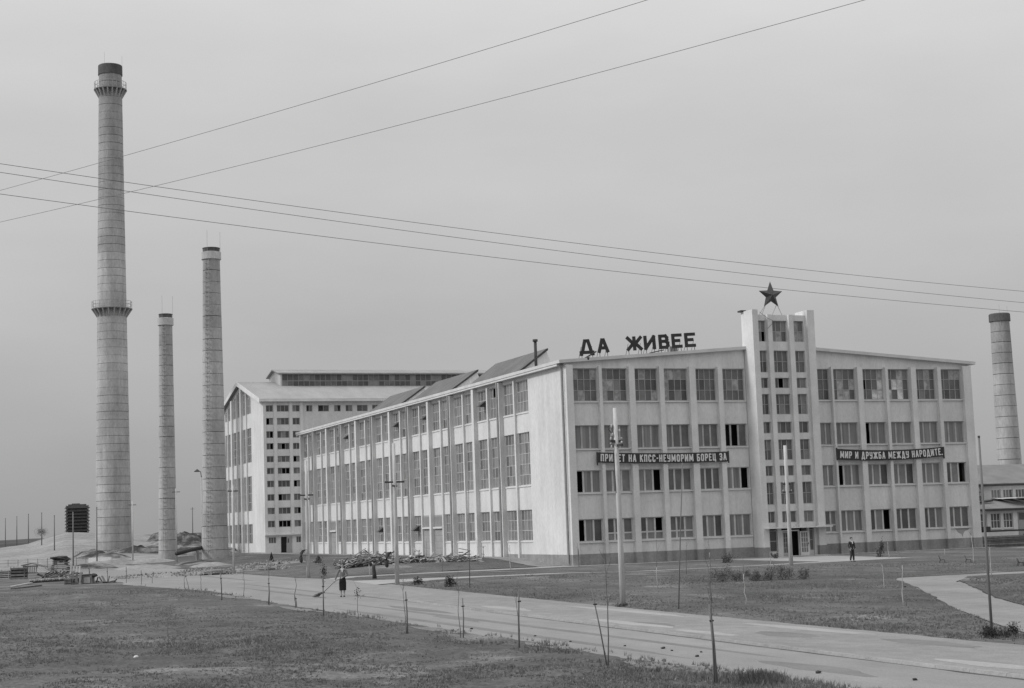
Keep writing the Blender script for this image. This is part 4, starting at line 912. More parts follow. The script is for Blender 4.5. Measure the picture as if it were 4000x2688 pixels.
# wires overhead
def wire(a, c, sag, r, label):
    P = []
    A, B = Vector(a), Vector(c)
    for k in range(49):
        t = k/48; p = A.lerp(B, t); p.z -= sag*4*t*(1-t); P.append(p-A)
    o = tag(MB().tube(P, r, 5).build('overhead_wire', WIREM, None, True), label, 'wire', 'overhead wires'); o.location = A
wire((-49.56,-56.31,17.91), (15.79,-43.62,15.52), .50, .0115, 'uppermost of the three wires sloping down to the right')
wire((-49.56,-56.31,17.59), (15.75,-43.59,14.83), .48, .0115, 'middle of the three wires sloping down to the right')
wire((-49.55,-56.31,16.73), (15.73,-43.56,14.31), .42, .0115, 'lowest of the three wires sloping down to the right')
wire((-49.3,-43.31,18.25), (-29.1,-79.98,18.49), .16, .009, 'upper of the two wires rising steeply to the top edge')
wire((-49.29,-43.31,16.99), (-24.25,-83.15,17.79), .28, .009, 'lower of the two wires rising steeply to the top edge')

# ------------------------------------------------------------------ saplings
def sapling(x, y, h, r, label, grp, stake=None, m=BARK, twigs=3, bend=.06, lean=0, seed=0, limed=0, leaf=0, z0=0.0):
    r *= .78; rr = random.Random(seed+int(abs(x*7+y*3)*10)); o = thing('sapling', label, 'young tree', (x, y, z0), -YAW, grp)
    P = []; n = 7; bx_ = by_ = 0
    for k in range(n+1):
        t = k/n; P.append((lean*t+bx_, by_, h*t)); bx_ += rr.uniform(-bend, bend)*.5; by_ += rr.uniform(-bend, bend)*.4
    P[0] = (0, 0, -.1); MB().tube(P, [r*(1-.62*k/n) for k in range(n+1)], 6).build('trunk', m, o, True)
    if limed: MB().tube([P[0]]+P[1:1+limed], [r*1.06*(1-.62*k/n)+.003 for k in range(limed+1)], 6).build('limed_trunk', BARKL, o, True)
    if twigs:
        b = MB()
        for k in range(twigs):
            i = rr.randint(4, n); p = Vector(P[i]); a = rr.uniform(0, 6.28); L = rr.uniform(.18, .5)*h*.4
            q = p+Vector((math.cos(a)*L*.5, math.sin(a)*L*.5, L)); b.tube([p, (p+q)/2+Vector((0,0,-.02)), q], [r*.35, r*.25, r*.14], 4)
            for t2 in range(2):
                s = p.lerp(q, rr.uniform(.3,.9)); a2 = rr.uniform(0,6.28); e = s+Vector((math.cos(a2), math.sin(a2), rr.uniform(.6,1.4)))*L*.3; b.tube([s, e], [r*.2, r*.1], 3)
        b.build('branch', m, o)
    if leaf:
        b = MB()
        for k in range(leaf*40):
            c = Vector(P[-2])+Vector((rr.gauss(.03,.07), rr.gauss(0,.07), rr.gauss(-.1,.13))); d = Vector((rr.gauss(0,1), rr.gauss(0,1), rr.gauss(0,1))).normalized()*.035; e = d.orthogonal().normalized()*.02
            b.quad(c-d, c-e, c+d, c+e)
        b.build('foliage', CONIF, o)
    if stake:
        dx, dy, hs, rs_, ln = stake; rs_ *= .72; MB().tube([(dx,dy,-.1),(dx+ln*.5+rr.uniform(-.03,.03),dy,hs*.5),(dx+ln,dy,hs)], [rs_, rs_, rs_*.85], 6).build('stake', WOODP, o, True)
        MB().tube([(dx+ln*.8-.03,dy-.05,hs*.8),(dx+ln*.8+.05,dy+.03,hs*.8)], .02, 5).build('tie', SACK, o)
    return o
GR_ = 'staked saplings along the near road edge'
sapling(-32.05, 5.38, .75, .03, 'tiny far sapling stub at the left end of the road edge row', GR_, twigs=1)
sapling(-31.97, -14.43, 1.2, .025, 'thin sapling near the far end of the road edge row', GR_)
sapling(-32.35, -10.4, .9, .03, 'short sapling propped by a leaning stake at the far end of the row', GR_, stake=(.35,0,1.0,.025,-.3), twigs=1)
sapling(-34.19, -32.61, 1.2, .03, 'bare sapling with a dark stake under the medium chimney', GR_, stake=(.03,.02,1.45,.045,-.05))
sapling(-32.29, -29.35, 1.5, .022, 'thin bare sapling left of the staked one with a long twig top', GR_, twigs=2)
sapling(-33.43, -40.46, 2.2, .024, 'tall forked sapling standing before the boiler house doorway', GR_, stake=(.04,.0,1.3,.04,0), twigs=4)
sapling(-33.24, -45.2, 1.45, .03, 'crooked sapling two places left of the sweeping woman', GR_, stake=(.08,0,.55,.03,-.06), twigs=1, bend=.1)
sapling(-34.18, -53.94, 2.3, .02, 'sapling with a dark leaf clump overlapping the broom', GR_, stake=(.02,.02,1.55,.04,0), leaf=3, twigs=2)
sapling(-33.54, -56.94, 1.3, .018, 'short thin sapling with one small tuft right of the woman', GR_, leaf=1, twigs=2)
sapling(-34.67, -66.82, 2.0, .018, 'straight staked sapling in front of the thick concrete pole', GR_, stake=(.03,0,1.4,.038,-.03), twigs=3)
sapling(-33.98, -70.26, 1.95, .018, 'sapling tied to a wavy stake right of the thick pole', GR_, stake=(.07,0,1.25,.03,.02), twigs=3)
sapling(-34.04, -75.46, 1.75, .018, 'sapling with a knobbly crooked stake left of the largest pole', GR_, stake=(-.02,0,1.65,.04,.05), twigs=3, bend=.12)
sapling(-34.65, -82.77, 2.6, .026, 'tall forked sapling left of the largest pole with a leaning stake', GR_, stake=(0,0,1.9,.026,-.32), twigs=4)
sapling(-34.62, -88.01, 2.45, .022, 'nearest sapling tied to a thick bent stake at the bottom edge', GR_, stake=(.06,.0,1.68,.05,-.07), twigs=4)
sapling(-43.0, -70.3, 1.0, .014, 'dry crooked stem growing alone in the left foreground grass', 'bare saplings on the lawns', twigs=1, bend=.12)
GL = 'bare saplings on the lawns'
sapling(-14.98, -45.58, 2.6, .022, 'tall pale stemmed sapling on the lawn right of the largest pole', GL, limed=3, twigs=3)
sapling(-4.44, -28.31, 2.0, .03, 'dark leaning sapling before the fourth front bay', GL, twigs=4, lean=.1)
sapling(8.64, -6.99, 1.8, .035, 'sapling with limed foot close to the front wall left of the tower', GL, limed=3, twigs=1)
sapling(-18.72, -58.31, 2.0, .022, 'faint twiggy sapling on the lawn above the nearest stake', GL, twigs=5)
sapling(-19.01, -61.63, 1.7, .024, 'pale bowed sapling left of the low hedge', GL, limed=5, twigs=2, lean=-.12, bend=.12)
sapling(2.98, -25.88, 1.3, .022, 'limed sapling stem left of the white entrance pole', GL, limed=6, twigs=1)
sapling(-.83, -3.37, 1.8, .035, 'dark sapling at the corner of the front facade', GL, twigs=2)
sapling(-15.93, -67.88, 1.75, .022, 'pale stem with a long leaning twig right of the entrance', GL, limed=6, stake=(.08,0,.9,.012,-.02), twigs=4)
sapling(-8.83, -56.18, 1.3, .02, 'pale slim sapling at the left of the forked footpath', GL, limed=6, twigs=1)
sapling(13.86, -32.6, 2.05, .04, 'stout pale sapling before the right end of the front', GL, limed=6, twigs=2)
sapling(1.92, -49.85, 1.7, .026, 'white painted stem beside the footpath at far right', GL, limed=6, twigs=1)
sapling(-22.59, -81.93+.9, .35, .012, 'short stick beside the low bush at the right edge', GL, twigs=0)
sapling(19.01, -15.71, 1.4, .025, 'pale sapling right behind the standing man', GL, limed=6, twigs=2)
sapling(23.04, -17.04, 1.25, .022, 'thin sapling before the plinth left of the benches', GL, limed=3, twigs=2)
sapling(-8.0, 12.5, 1.75, .03, 'dark sapling at the left part of the wood pile', GL, twigs=2, z0=.55)
sapling(-10.51, .88, 1.6, .025, 'dark sapling at the right end of the wood pile', GL, twigs=2)
sapling(-5.5, 6.6, 1.9, .025, 'dark sapling in front of the leaning bicycle', GL, twigs=2, z0=.35)
sapling(-5.67, -1.23, 1.9, .04, 'pale stout stem before the blank end of the side wall', GL, limed=5, twigs=1)
sapling(-16.92, -1.06, 2.0, .035, 'sapling with white foot beside the dark stump', GL, limed=3, twigs=2)

# ------------------------------------------------------------------ shrubs
def shrub(name, label, cat, x, y, rx, ry, h, n, m, leaf=.05, grp=None, cone=False, stems=5, z0=0.0):
    o = thing(name, label, cat, (x, y, z0), 0, grp); b = MB(); rr = random.Random(int(abs(x*13+y*7)*10))
    cl = [(rr.uniform(-.7,.7)*rx, rr.uniform(-.7,.7)*ry, rr.uniform(.25,.85)*h, rr.uniform(.22,.5)) for k in range(7)]
    for k in range(n):
        if cone:
            t = rr.random()**.7; z = h*(.05+.95*(1-t)); a = rr.uniform(0, 6.28); q = t*rx*math.sqrt(rr.random())*rr.uniform(.8,1.15); c = Vector((q*math.cos(a), q*math.sin(a), z))
        else:
            if rr.random() < .75:
                cx, cy, cz, s = rr.choice(cl); c = Vector((cx+rr.gauss(0,s*rx*.45), cy+rr.gauss(0,s*ry*.45), max(.03, cz+rr.gauss(0,.22*h))))
            else: c = Vector((rr.gauss(0,rx*.5), rr.gauss(0,ry*.5), rr.uniform(.02,.6)*h))
        d = Vector((rr.gauss(0,1), rr.gauss(0,1), rr.gauss(.3,1))).normalized()*leaf*rr.uniform(.6,1.3); e = d.cross(Vector((rr.gauss(0,1), rr.gauss(0,1), rr.gauss(0,1)))).normalized()*leaf*.45
        b.quad(c-d, c-e, c+d, c+e)
    b.build('foliage', m, o)
    s = MB()
    for k in range(stems):
        a = rr.uniform(0,6.28); s.tube([(0,0,-.05),(rx*.3*math.cos(a),ry*.3*math.sin(a),h*.45),(rx*.65*math.cos(a),ry*.65*math.sin(a),h*rr.uniform(.7,1.05))], [.018,.012,.006], 4)
    s.build('stem', BARK, o)
    return o
GH = 'low hedge shrubs on the lawn'
# the loose hedge runs from (-8.4,-41.8) to (-6.4,-46.1); its plants stand side by side as seen from the road
hx = [(-9.0,-40.9,.9,.75,'leftmost twiggy shrub of the low hedge',900),(-8.2,-42.2,.55,.45,'second low shrub of the hedge, below the bowed sapling',500),(-7.6,-43.0,.8,.5,'spreading middle shrub of the low hedge',800),(-7.0,-44.2,.8,.78,'tallest shrub of the low hedge, left of the white pole',900),(-6.6,-45.2,.7,.6,'shrub of the low hedge right below the white pole',800),(-6.2,-46.0,.6,.48,'rightmost shrub of the low hedge',600)]
for k, (x, y, r, h, l, n) in enumerate(hx):
    t = k/5; x = -9.0+t*4.0; y = -41.4-t*1.4+.25*math.sin(k*2.1)
    shrub('shrub', l, 'shrub', x, y, r*.8, .6, h*1.1, int(n*1.3), LEAF, .036, GH)
shrub('shrub', 'dense low bush at the foot of the thin dark post at right', 'shrub', -22.9, -82.2, .58, .45, .36, 2200, CONIF, .026)
wc2 = thing('weed_clump', 'large ragged weed clump in the near grass by the bottom edge', 'weed', (-33.9, -88.6, 0)); b = MB(); b2 = MB(); rr = random.Random(31)
for k in range(1500):
    px_, py_ = rr.gauss(0,.30), rr.gauss(0,.24); q = math.exp(-(px_**2+py_**2)*3); h_ = rr.uniform(.08,.34)*(.5+.6*q); t = rr.uniform(0,6.28); ln = rr.uniform(.1,.7)*h_; w_ = .006
    (b if rr.random() < .6 else b2).quad((px_-w_*math.cos(t),py_-w_*math.sin(t),0),(px_+w_*math.cos(t),py_+w_*math.sin(t),0),(px_+ln*math.sin(t)+.003,py_+ln*math.cos(t),h_),(px_+ln*math.sin(t)-.003,py_+ln*math.cos(t),h_))
b.build('foliage', LEAF, wc2); b2.build('stalks', mat('dry_stalk', .12, .2, 3, 3, .9), wc2)
shrub('conifer', 'small dark conifer at the foot of the medium chimney', 'conifer', -13.9, 45.5, .42, .42, 1.25, 420, CONIF, .07, cone=True, stems=1, z0=.2)
shrub('conifer', 'tiny dark conifer left of the wood pile', 'conifer', -12.8, 30.5, .55, .55, .75, 300, LEAF, .08, cone=True, stems=1, z0=.45)
shrub('shrub', 'dark upright shrub in the bare patch right of the thick pole', 'shrub', -20.38, -29.65, .42, .35, .58, 500, CONIF, .05)
shrub('shrub', 'small dark shrub at the right foot of the thick pole', 'shrub', -20.54, -24.1, .35, .3, .42, 350, CONIF, .05)
shrub('shrub', 'small bush against the front just left of the entrance', 'shrub', 8.6, -9.9, .55, .4, .75, 500, LEAF, .06)
shrub('shrub', 'dark small bush beside the entrance step', 'shrub', 16.0, -4.2, .35, .35, .45, 300, LEAF, .06)
shrub('shrub', 'narrow dark columnar shrub left of the benches', 'shrub', 20.3, -12.7, .34, .30, 1.1, 380, LEAF, .07)
shrub('weed_clump', 'small weed tuft at the foot of the largest pole', 'weed', -23.0, -58.6, .35, .2, .14, 250, LEAF, .04)
# lone bare tree on the horizon
tr = thing('bare_tree', 'lone small tree with a fuzzy crown on the far field horizon', 'tree', (-5.98, 399.8, 3.2))
MB().tube([(0,0,0),(.1,0,1.2),(0,0,2.6)], [.16,.12,.06], 6).build('trunk', BARK, tr)
b = MB(); rr = random.Random(5)
for k in range(900):
    c = Vector((rr.gauss(0,.85), rr.gauss(0,.85), 2.9+rr.gauss(0,.6))); d = Vector((rr.gauss(0,1), rr.gauss(0,1), rr.gauss(0,1))).normalized()*.13; e = d.orthogonal().normalized()*.05
    b.quad(c-d, c-e, c+d, c+e)
b.build('crown', LEAF, tr)

# ------------------------------------------------------------------ small things around the yard
def planks(label, name, cat, x, y, z0, rx, ry, h, n, lmin, lmax, mats, rz=0, sec=(.05,.14), tilt=.5, seed=1):
    """a heap of separate boards"""
    o = thing(name, label, cat, (x, y, z0), rz); rr = random.Random(seed); meshes = []
    for q in range(8):
        L = lmin+(lmax-lmin)*q/7; t, w_ = rr.uniform(sec[0]*.6, sec[0]*1.4), rr.uniform(sec[1]*.6, sec[1]*1.4)
        meshes.append(MB().box(-L/2, L/2, -w_/2, w_/2, -t/2, t/2).mesh('plank', mats[0]))
    for k in range(n):
        u, v = rr.uniform(-1, 1), rr.uniform(-1, 1)
        top = max(.05, h*(1-abs(u)**1.8)*(1-v*v*.8)*(.75+.25*math.sin(u*9+seed)))
        ob = link('plank', rr.choice(meshes), o, (u*rx, v*ry, rr.uniform(.1, 1)*top))
        ob.rotation_euler = (rr.gauss(0,.4), rr.gauss(0,tilt*.8), rr.gauss(0,1.1)+(3.14 if rr.random()<.5 else 0)); ob.material_slots[0].link = 'OBJECT'; ob.material_slots[0].material = rr.choice(mats)
    MB().blob((0,0,-.1), (rx*.8, ry*.7, h*.45), 14, 8, .25).build('core_rubble', WOODG, o)
    return o
planks('big heap of broken boards and beams before the side wall left of the thick pole', 'wood_pile', 'wood pile', -12.0, 14.6, .45, 3.2, 1.5, 1.6, 270, .4, 1.5, [WOODP2, WOODP2, WOODP2, WOODG, WOODG], -.35, seed=4, tilt=.45)
planks('long low heap of light splintered boards right of the thick pole', 'wood_pile', 'wood pile', -8.6, 12.6, .45, 2.8, 1.2, 1.15, 200, .4, 1.2, [WOODP2, WOODP2, WOODG], -.35, seed=9, tilt=.45)
planks('small pile of pale boards at the right end of the wood heaps', 'wood_pile', 'wood pile', -5.6, 10.6, .5, 1.7, 1.0, 1.15, 120, .4, 1.1, [WOODP2, WOODP2, WOODG], -.3, seed=13, tilt=.45)
def rubble(label, x, y, rx, ry, h, n, seed, rz=0, z0=0.0, s=(.04,.13)):
    o = thing('rubble_pile', label, 'rubble', (x, y, z0), rz); rr = random.Random(seed); random.seed(seed)
    meshes = [MB().blob((0,0,0), (1, rr.uniform(.5,.9), rr.uniform(.35,.7)), 5, 4, .45).mesh('stone', STONE) for q in range(6)]
    MB().blob((0,0,-.05), (rx*.85, ry*.8, h*.7), 16, 8, .25).build('earth', DIRT, o)
    for k in range(n):
        u, v = rr.uniform(-1,1), rr.uniform(-1,1); top = h*max(0,(1-u*u))*max(0,(1-v*v)); sc = rr.uniform(*s)
        ob = link('stone', rr.choice(meshes), o, (u*rx, v*ry, top*rr.uniform(.6,1)+sc*.3)); ob.scale = (sc, sc, sc*.8); ob.rotation_euler = (rr.uniform(0,3), rr.uniform(0,3), rr.uniform(0,3))
    return o
rubble('pale rubble strip at the road edge left of the slender pole', -24.6, 24.5, 3.2, 2.5, .65, 420, 3, -.4)
rubble('rubble heap running up the bank right of the slender pole', -18.5, 30.5, 3.2, 2.4, .7, 330, 5, -.4, .05)
rubble('flat pale rubble before the boiler house doorway', -13.5, 41, 4.5, 1.6, .35, 140, 8, -.2, .35)
rubble('scattered pale stones between the chimneys and the road', -28.0, 25, 4.5, 3.5, .35, 260, 12, 0)
# litter and clods
random.seed(3)
def clod(x, y, r, label, m=CLODM, nm='clod', cat='clod'):
    r *= .8; o = tag(MB().blob((0,0,r*.3), (r, r*.7, r*.45), 8, 6, .3).build(nm, m, None, True), label, cat, 'clods and litter on the ground'); o.location = (x, y, 0.01); return o
clod(-43.9, -70.0, .11, 'small white crumpled litter in the left foreground grass', CONCW, 'litter', 'litter')
clod(-49.9, -73.4, .09, 'tiny pale litter at the left edge of the grass', CONCW, 'litter', 'litter')
for x, y, r, l in ((-31.1,-78.6,.09,'dark clod on the road left of the nearest sapling'),(-31.25,-79.4,.05,'small crumb beside the dark clod on the road'),(-31.5,-77.0,.05,'tiny clod left of the two on the road'),(-30.9,-80.4,.05,'tiny clod right of the two on the road'),(-31.6,-81.5,.07,'dark clod nearest the tall stake on the road'),(-31.6,-87.2,.09,'dark clod on the road near the bottom right'),(-30.9,-89.8,.07,'dark clod on the road at the lower right corner'),(-32.2,-66.3,.07,'single dark clod on the road before the crooked stake'),(-31.9,-71.3,.06,'dark clod on the road right of the crooked stake'),(-32.0,-74.3,.05,'little clod on the road before the forked sapling')):
    clod(x, y, r, l)
# dark stump and sacks
sp = thing('stump', 'dark rough tree stump on the lawn left of the thick pole', 'stump', (-18.79, -8.69, 0))
MB().tube([(0.02,0,-.1),(0,0,.35),(-.04,0,.75),(-.03,0,1.02)], [.17,.14,.12,.11], 9).build('trunk', SACK, sp, True); MB().lathe([(.02,1.0),(.1,1.02),(.06,1.05)], 8, cx=-.03).build('cut_top', WOODG, sp)
def sack(x, y, z, label):
    o = thing('sack', label, 'sack', (x, y, z), -YAW)
    MB().tube([(.05,0,.95),(-.10,0,.88),(-.24,0,.7),(-.27,0,.4),(-.24,0,.1),(-.20,0,.0)], [.05,.09,.13,.14,.12,.05], 9).build('bag', SACK, o, True)
    b = MB()
    for zz in (.95, .55): b.tube([(-.25,-.02,zz),(0,-.26,zz),(.26,0,zz)], .015, 4)
    b.build('strap', DARKM, o)
sack(-21.0-.12, -20.4, 1.05, 'dark sacking bundle tied to the left side of the thick pole')
sack(-21.45, .75, 1.15, 'dark sacking bundle tied to the pole at the long wing corner')
# bicycle leaning against the side wall
bk = thing('bicycle', 'bicycle leaning against the white side wall', 'bicycle', (-1.5, 16.2, .60), math.pi/2-.35)
def wheel(cx):
    b = MB(); P = [(cx+.33*math.cos(t), 0, .34+.33*math.sin(t)) for t in np.linspace(0, 2*math.pi, 25)]; b.tube(P, .022, 6, cap=False); o = b.build('wheel', RUBBER, bk)
    s = MB()
    for t in np.linspace(0, math.pi, 7)[:-1]: s.tube([(cx+.31*math.cos(t),0,.34+.31*math.sin(t)),(cx-.31*math.cos(t),0,.34-.31*math.sin(t))], .004, 3)
    s.build('spokes', GALV, o)
wheel(-.52); wheel(.52)
b = MB()
for seg in ([(-.52,0,.34),(-.18,0,.82)], [(-.18,0,.88),(-.02,0,.32)], [(-.02,0,.32),(.38,0,.80)], [(-.18,0,.82),(.36,0,.86)], [(-.52,0,.34),(-.02,0,.32)], [(.36,0,.98),(.52,0,.34)]): b.tube(seg, .018, 5)
b.build('frame', DARKM, bk); MB().blob((-.2,0,.95), (.13,.07,.04), 8, 5, .05).build('saddle', SACK, bk, True)
MB().tube([(.30,-.25,1.0),(.38,-.15,1.04),(.36,0,1.0),(.38,.15,1.04),(.30,.25,1.0)], .014, 5).build('handlebar', GALV, bk); MB().tube([(-.02,-.12,.22),(-.02,-.1,.32),(-.02,.1,.32),(-.02,.12,.42)], .014, 4).build('pedal', DARKM, bk)
# benches
def bench(x, y, label, rz):
    o = thing('bench', label, 'bench', (x, y, 0), rz, 'park benches')
    for yy in (-.7, .7):
        MB().tube([(-.26,yy,0),(-.16,yy,.42),(-.30,yy,.88)], .035, 5).build('leg', DARKM, o); MB().tube([(.30,yy,0),(.26,yy,.42),(-.16,yy,.40)], .035, 5).build('leg', DARKM, o)
    for k in range(4): MB().box(-.14+k*.11, -.05+k*.11, -.9, .9, .43, .47).build('seat_slat', WOODG, o)
    for k in range(3): MB().box(-.225-k*.035, -.195-k*.035, -.9, .9, .53+k*.12, .62+k*.12).build('back_slat', WOODG, o)
    return o
b1 = bench(13.26, -30.1, 'left one of the two small dark benches seen end on before the right front', -.63); b1.scale = (.62, .6, .55)
dup(b1, (14.1, -31.7, 0), -.63, 'right one of the two small dark benches seen end on before the right front')
dup(b1, (11.35, -40.3, 0), -.6, 'dark bench at the far right edge of the lawn')
# stack of boards and broken cart right of the building
ts = thing('timber_stack', 'dark stack of boards lying beside the right corner of the front', 'timber stack', (42.6, 1.2, 0), .05)
rr = random.Random(2)
for k in range(8):
    for q in range(3):
        z = -.3+k*.155; MB().box(-3.2+rr.uniform(-.2,.2), 5.4+rr.uniform(-.8,.4)-k*.3, -1+q*.6+rr.uniform(-.05,.05), -.5+q*.6, z, z+.13).build('board', WOODG, ts)
mc = thing('hand_cart', 'dark cart beam with upright block on the board stack at right', 'cart', (43.5, .6, 1.05), 0)
MB().box(-3.6, 1.7, -.1, .1, .25, .4).build('shaft', DARKM, mc); MB().box(-3.5, -2.8, -.3, .3, .3, .75).build('block', DARKM, mc); MB().hexa([(1.3,-.2,.1),(2.0,-.2,.1),(2.0,.2,.1),(1.3,.2,.1),(1.4,-.2,1.0),(2.1,-.2,1.0),(2.1,.2,1.0),(1.4,.2,1.0)]).build('bracket', DARKM, mc)
MB().tube([(1.9,0,.8),(2.9,0,-.1)], .09, 6).build('leg', DARKM, mc); MB().tube([(1.4,0,.3),(.9,-.1,-.15)], .08, 6).build('leg', DARKM, mc)
pp = thing('pipe_pile', 'dark pipes on trestles before the shed door at right edge', 'pipes', (50.5, 5.5, 0))
for k in range(3): MB().tube([(-3.5,k*.3,.6+.05*k),(4,k*.3+.2,.75)], .12, 8).build('pipe', DARKM, pp)
for k in (-2.5, 2.5): MB().box(k-.2, k+.2, -.3, 1, -.2, .5).build('trestle', WOODG, pp)
# left yard: crates, pallets, timber
def slat_crate(label, x, y, wx, wy, h, n, m, rz=0, grp='stacked crates and timber in the left yard', z0=0, cat='crate'):
    o = thing('slatted_crate', label, cat, (x, y, z0), rz, grp); sp_ = h/n
    for k in range(n):
        z = k*sp_
        me = None
        for (a, c, d, e) in ((-wx/2, wx/2, -wy/2-.02, -wy/2+.02), (-wx/2, wx/2, wy/2-.02, wy/2+.02), (-wx/2-.022, -wx/2+.02, -wy/2+.021, wy/2-.021), (wx/2-.02, wx/2+.022, -wy/2+.021, wy/2-.021)):
            MB().box(a, c, d, e, z+.02, z+sp_*.62).build('slat', m, o)
    for sx_ in (-1, 1):
        for sy_ in (-1, 1): MB().box(sx_*wx/2-.05*(sx_ > 0)-0, sx_*wx/2+.05*(sx_ < 0), sy_*wy/2-.07*(sy_ > 0)+.022*0, sy_*wy/2+.07*(sy_ < 0), 0, h).build('post', m, o)
    MB().box(-wx/2+.06, wx/2-.06, -wy/2+.06, wy/2-.06, .02, h*.9).build('contents', SACK, o)
    return o
slat_crate('pale slatted crate at the left edge of the yard', -40.2, 42.0, 1.0, 1.0, .85, 5, WOODP2, -YAW)
slat_crate('dark slatted crate beside the pale one at the left edge', -39.2, 38.6, 1.3, 1.0, 1.15, 4, WOODG, -YAW)
slat_crate('small crate of pale slats with a white post in the left yard', -36.95, 12.0, .55, .6, .55, 4, WOODP2, -YAW)
slat_crate('small dark crate under the leaning boards in the left yard', -37.5, 11.6, .5, .6, .5, 4, WOODG, -YAW)
def pallet(label, x, y, wd, h, n, m, lean, rz, z0=0):
    o = thing('pallet', label, 'pallet', (x, y, z0), rz, 'stacked crates and timber in the left yard')
    for k in range(n):
        u = -wd/2+wd*(k+.2)/n; MB().hexa([(u,0,0),(u+wd/n*.55,0,0),(u+wd/n*.55,.03,0),(u,.03,0),(u,lean,h),(u+wd/n*.55,lean,h),(u+wd/n*.55,lean+.03,h),(u,lean+.03,h)]).build('slat', m, o)
    for t in (.1, .9): MB().box(-wd/2, wd/2, lean*t+.031, lean*t+.08, h*t-.05, h*t+.05).build('rail', m, o)
pallet('pale pallet standing upright behind the small crates', -32.5, 54.5, 1.2, .75, 4, WOODP2, .2, -YAW)
pallet('dark slatted rack under a sloping cover in the left yard', -36.3, 63, 1.6, .85, 7, WOODG, .1, -YAW)
cv = tag(MB().hexa([(-1.0,-.2,.85),(.1,-.2,1.05),(.1,1,1.05),(-1.0,1,.85),(-1.0,-.2,.93),(.1,-.2,1.13),(.1,1,1.13),(-1.0,1,.93)]).hexa([(.1,-.2,1.05),(1.6,-.2,.6),(1.6,1,.6),(.1,1,1.05),(.1,-.2,1.13),(1.6,-.2,.68),(1.6,1,.68),(.1,1,1.13)]).build('sloping_cover', WOODG), 'dark sloping cover resting on the slatted rack in the left yard', 'cover'); cv.location = (-36.2, 63.2, 0); cv.rotation_euler = (0,0,-YAW)
tst = thing('timber_stack', 'tall layered timber stack with a dark heaped top in the left yard', 'timber stack', (-33.6, 58, 0), -YAW)
for k in range(7):
    wd = 2.2 if k < 4 else 1.5; z = k*.2
    MB().box(-wd/2+rr.uniform(-.1,.1), wd/2+rr.uniform(-.1,.1), -.6, .6, z+.03, z+.15).build('board', WOODP2 if k in (1,3) else WOODG, tst)
    for sx_ in (-.8, .7): MB().box(sx_*wd/2, sx_*wd/2+.1, -.5, .5, z+.151, z+.229).build('spacer', WOODG, tst)
MB().blob((0,0,1.55), (1.0,.6,.32), 14, 8, .25).build('heaped_brush', SACK, tst)
bx1 = thing('wooden_box', 'dark framed box with a grey front panel in the left yard', 'box', (-36.0, 11.6, 0), -YAW)
MB().box(-.62, .35, -.3, .5, 0, .68).build('body', WOODG, bx1); MB().box(-.28, .2, -.33, -.302, .08, .52).build('panel', WOODP2, bx1); MB().blob((.42,0,.66), (.28,.3,.16), 9, 6, .2).build('cloth_lid', SACK, bx1, True); MB().blob((-.1,0,.72), (.5,.35,.06), 9, 6, .1).build('cover', SACK, bx1, True)
pallet('dark boards leaning across the small crates', -37.0, 11.2, .9, .95, 3, WOODG, .35, -YAW)
planks('low heap of dark boards at the right end of the yard stacks', 'board_heap', 'boards', -34.7, 12.5, 0, .8, .4, .35, 16, .6, 1.4, [WOODG], -YAW, seed=21)
planks('jumbled dark brush and boards at the very left edge of the yard', 'board_heap', 'boards', -41.6, 47, 0, 1.5, .9, .9, 60, .5, 1.6, [WOODG, WOODG, WOODP2], -YAW, seed=41)
planks('loose boards between the slatted rack and the tall timber stack', 'board_heap', 'boards', -35.0, 50, 0, 1.3, .7, .6, 40, .5, 1.6, [WOODG, WOODP2], -YAW, seed=43)
planks('mixed boards lying in front of the tall timber stack', 'board_heap', 'boards', -35.7, 38, 0, 1.5, .8, .5, 50, .5, 1.8, [WOODG, WOODP2, WOODG], -YAW, seed=47)
lr = thing('log_row', 'long low row of pale logs laid in a line in the left yard', 'logs', (-38.1, 22.8, 0), 0)
for k in range(16):
    t = k/15; x = -1.5+t*3.0; y = -1.4+t*2.9; MB().tube([(x-.1, y-.35, .22+.05*math.sin(k*2.3)), (x+.1, y+.35, .22)], .09, 7).build('log', WOODP2, lr)
MB().hexa([(-1.5,-1.7,0),(1.6,1.3,0),(1.5,1.6,0),(-1.6,-1.4,0),(-1.5,-1.7,.14),(1.6,1.3,.14),(1.5,1.6,.14),(-1.6,-1.4,.14)]).build('bearer', SACK, lr)
for k, (xa, ya, xb, yb, l) in enumerate(((-41.9,10.9,-39.6,20.0,'long pale plank on the ground behind the left grass edge'),(-42.1,5.8,-39.6,11.5,'long grey plank lying at the left grass edge'))):
    v = Vector((xb-xa, yb-ya)); o = tag(MB().box(0, v.length, -.12, .12, .0, .09).build('plank', WOODP2 if k == 0 else WOODG), l, 'plank'); o.location = (xa, ya, .02); o.rotation_euler = (0,0,math.atan2(v.y, v.x))
# yard fence stakes
for k, (x, y, h, l) in enumerate(((-35.2,18.0,1.1,'thin stake right of the framed box'),(-34.4,13.0,1.2,'thin stake behind the low board heap'),(-33.4,9.5,1.25,'thin stake left of the rubble strip'),(-34.0,29.0,1.2,'thin stake left of the tall chimney foot'),(-33.2,3.0,1.05,'thin stake at the grass corner'))):
    o = thing('stake', l, 'stake', (x, y, 0), 0, 'thin stakes in the yard'); MB().tube([(0,0,-.1),(.03,0,h*.5),(.0,0,h)], .025, 5).build('shaft', WOODP, o)
    MB().tube([(-.04,0,h*.72),(.04,0,h*.72)], .03, 5).build('tie', SACK, o)
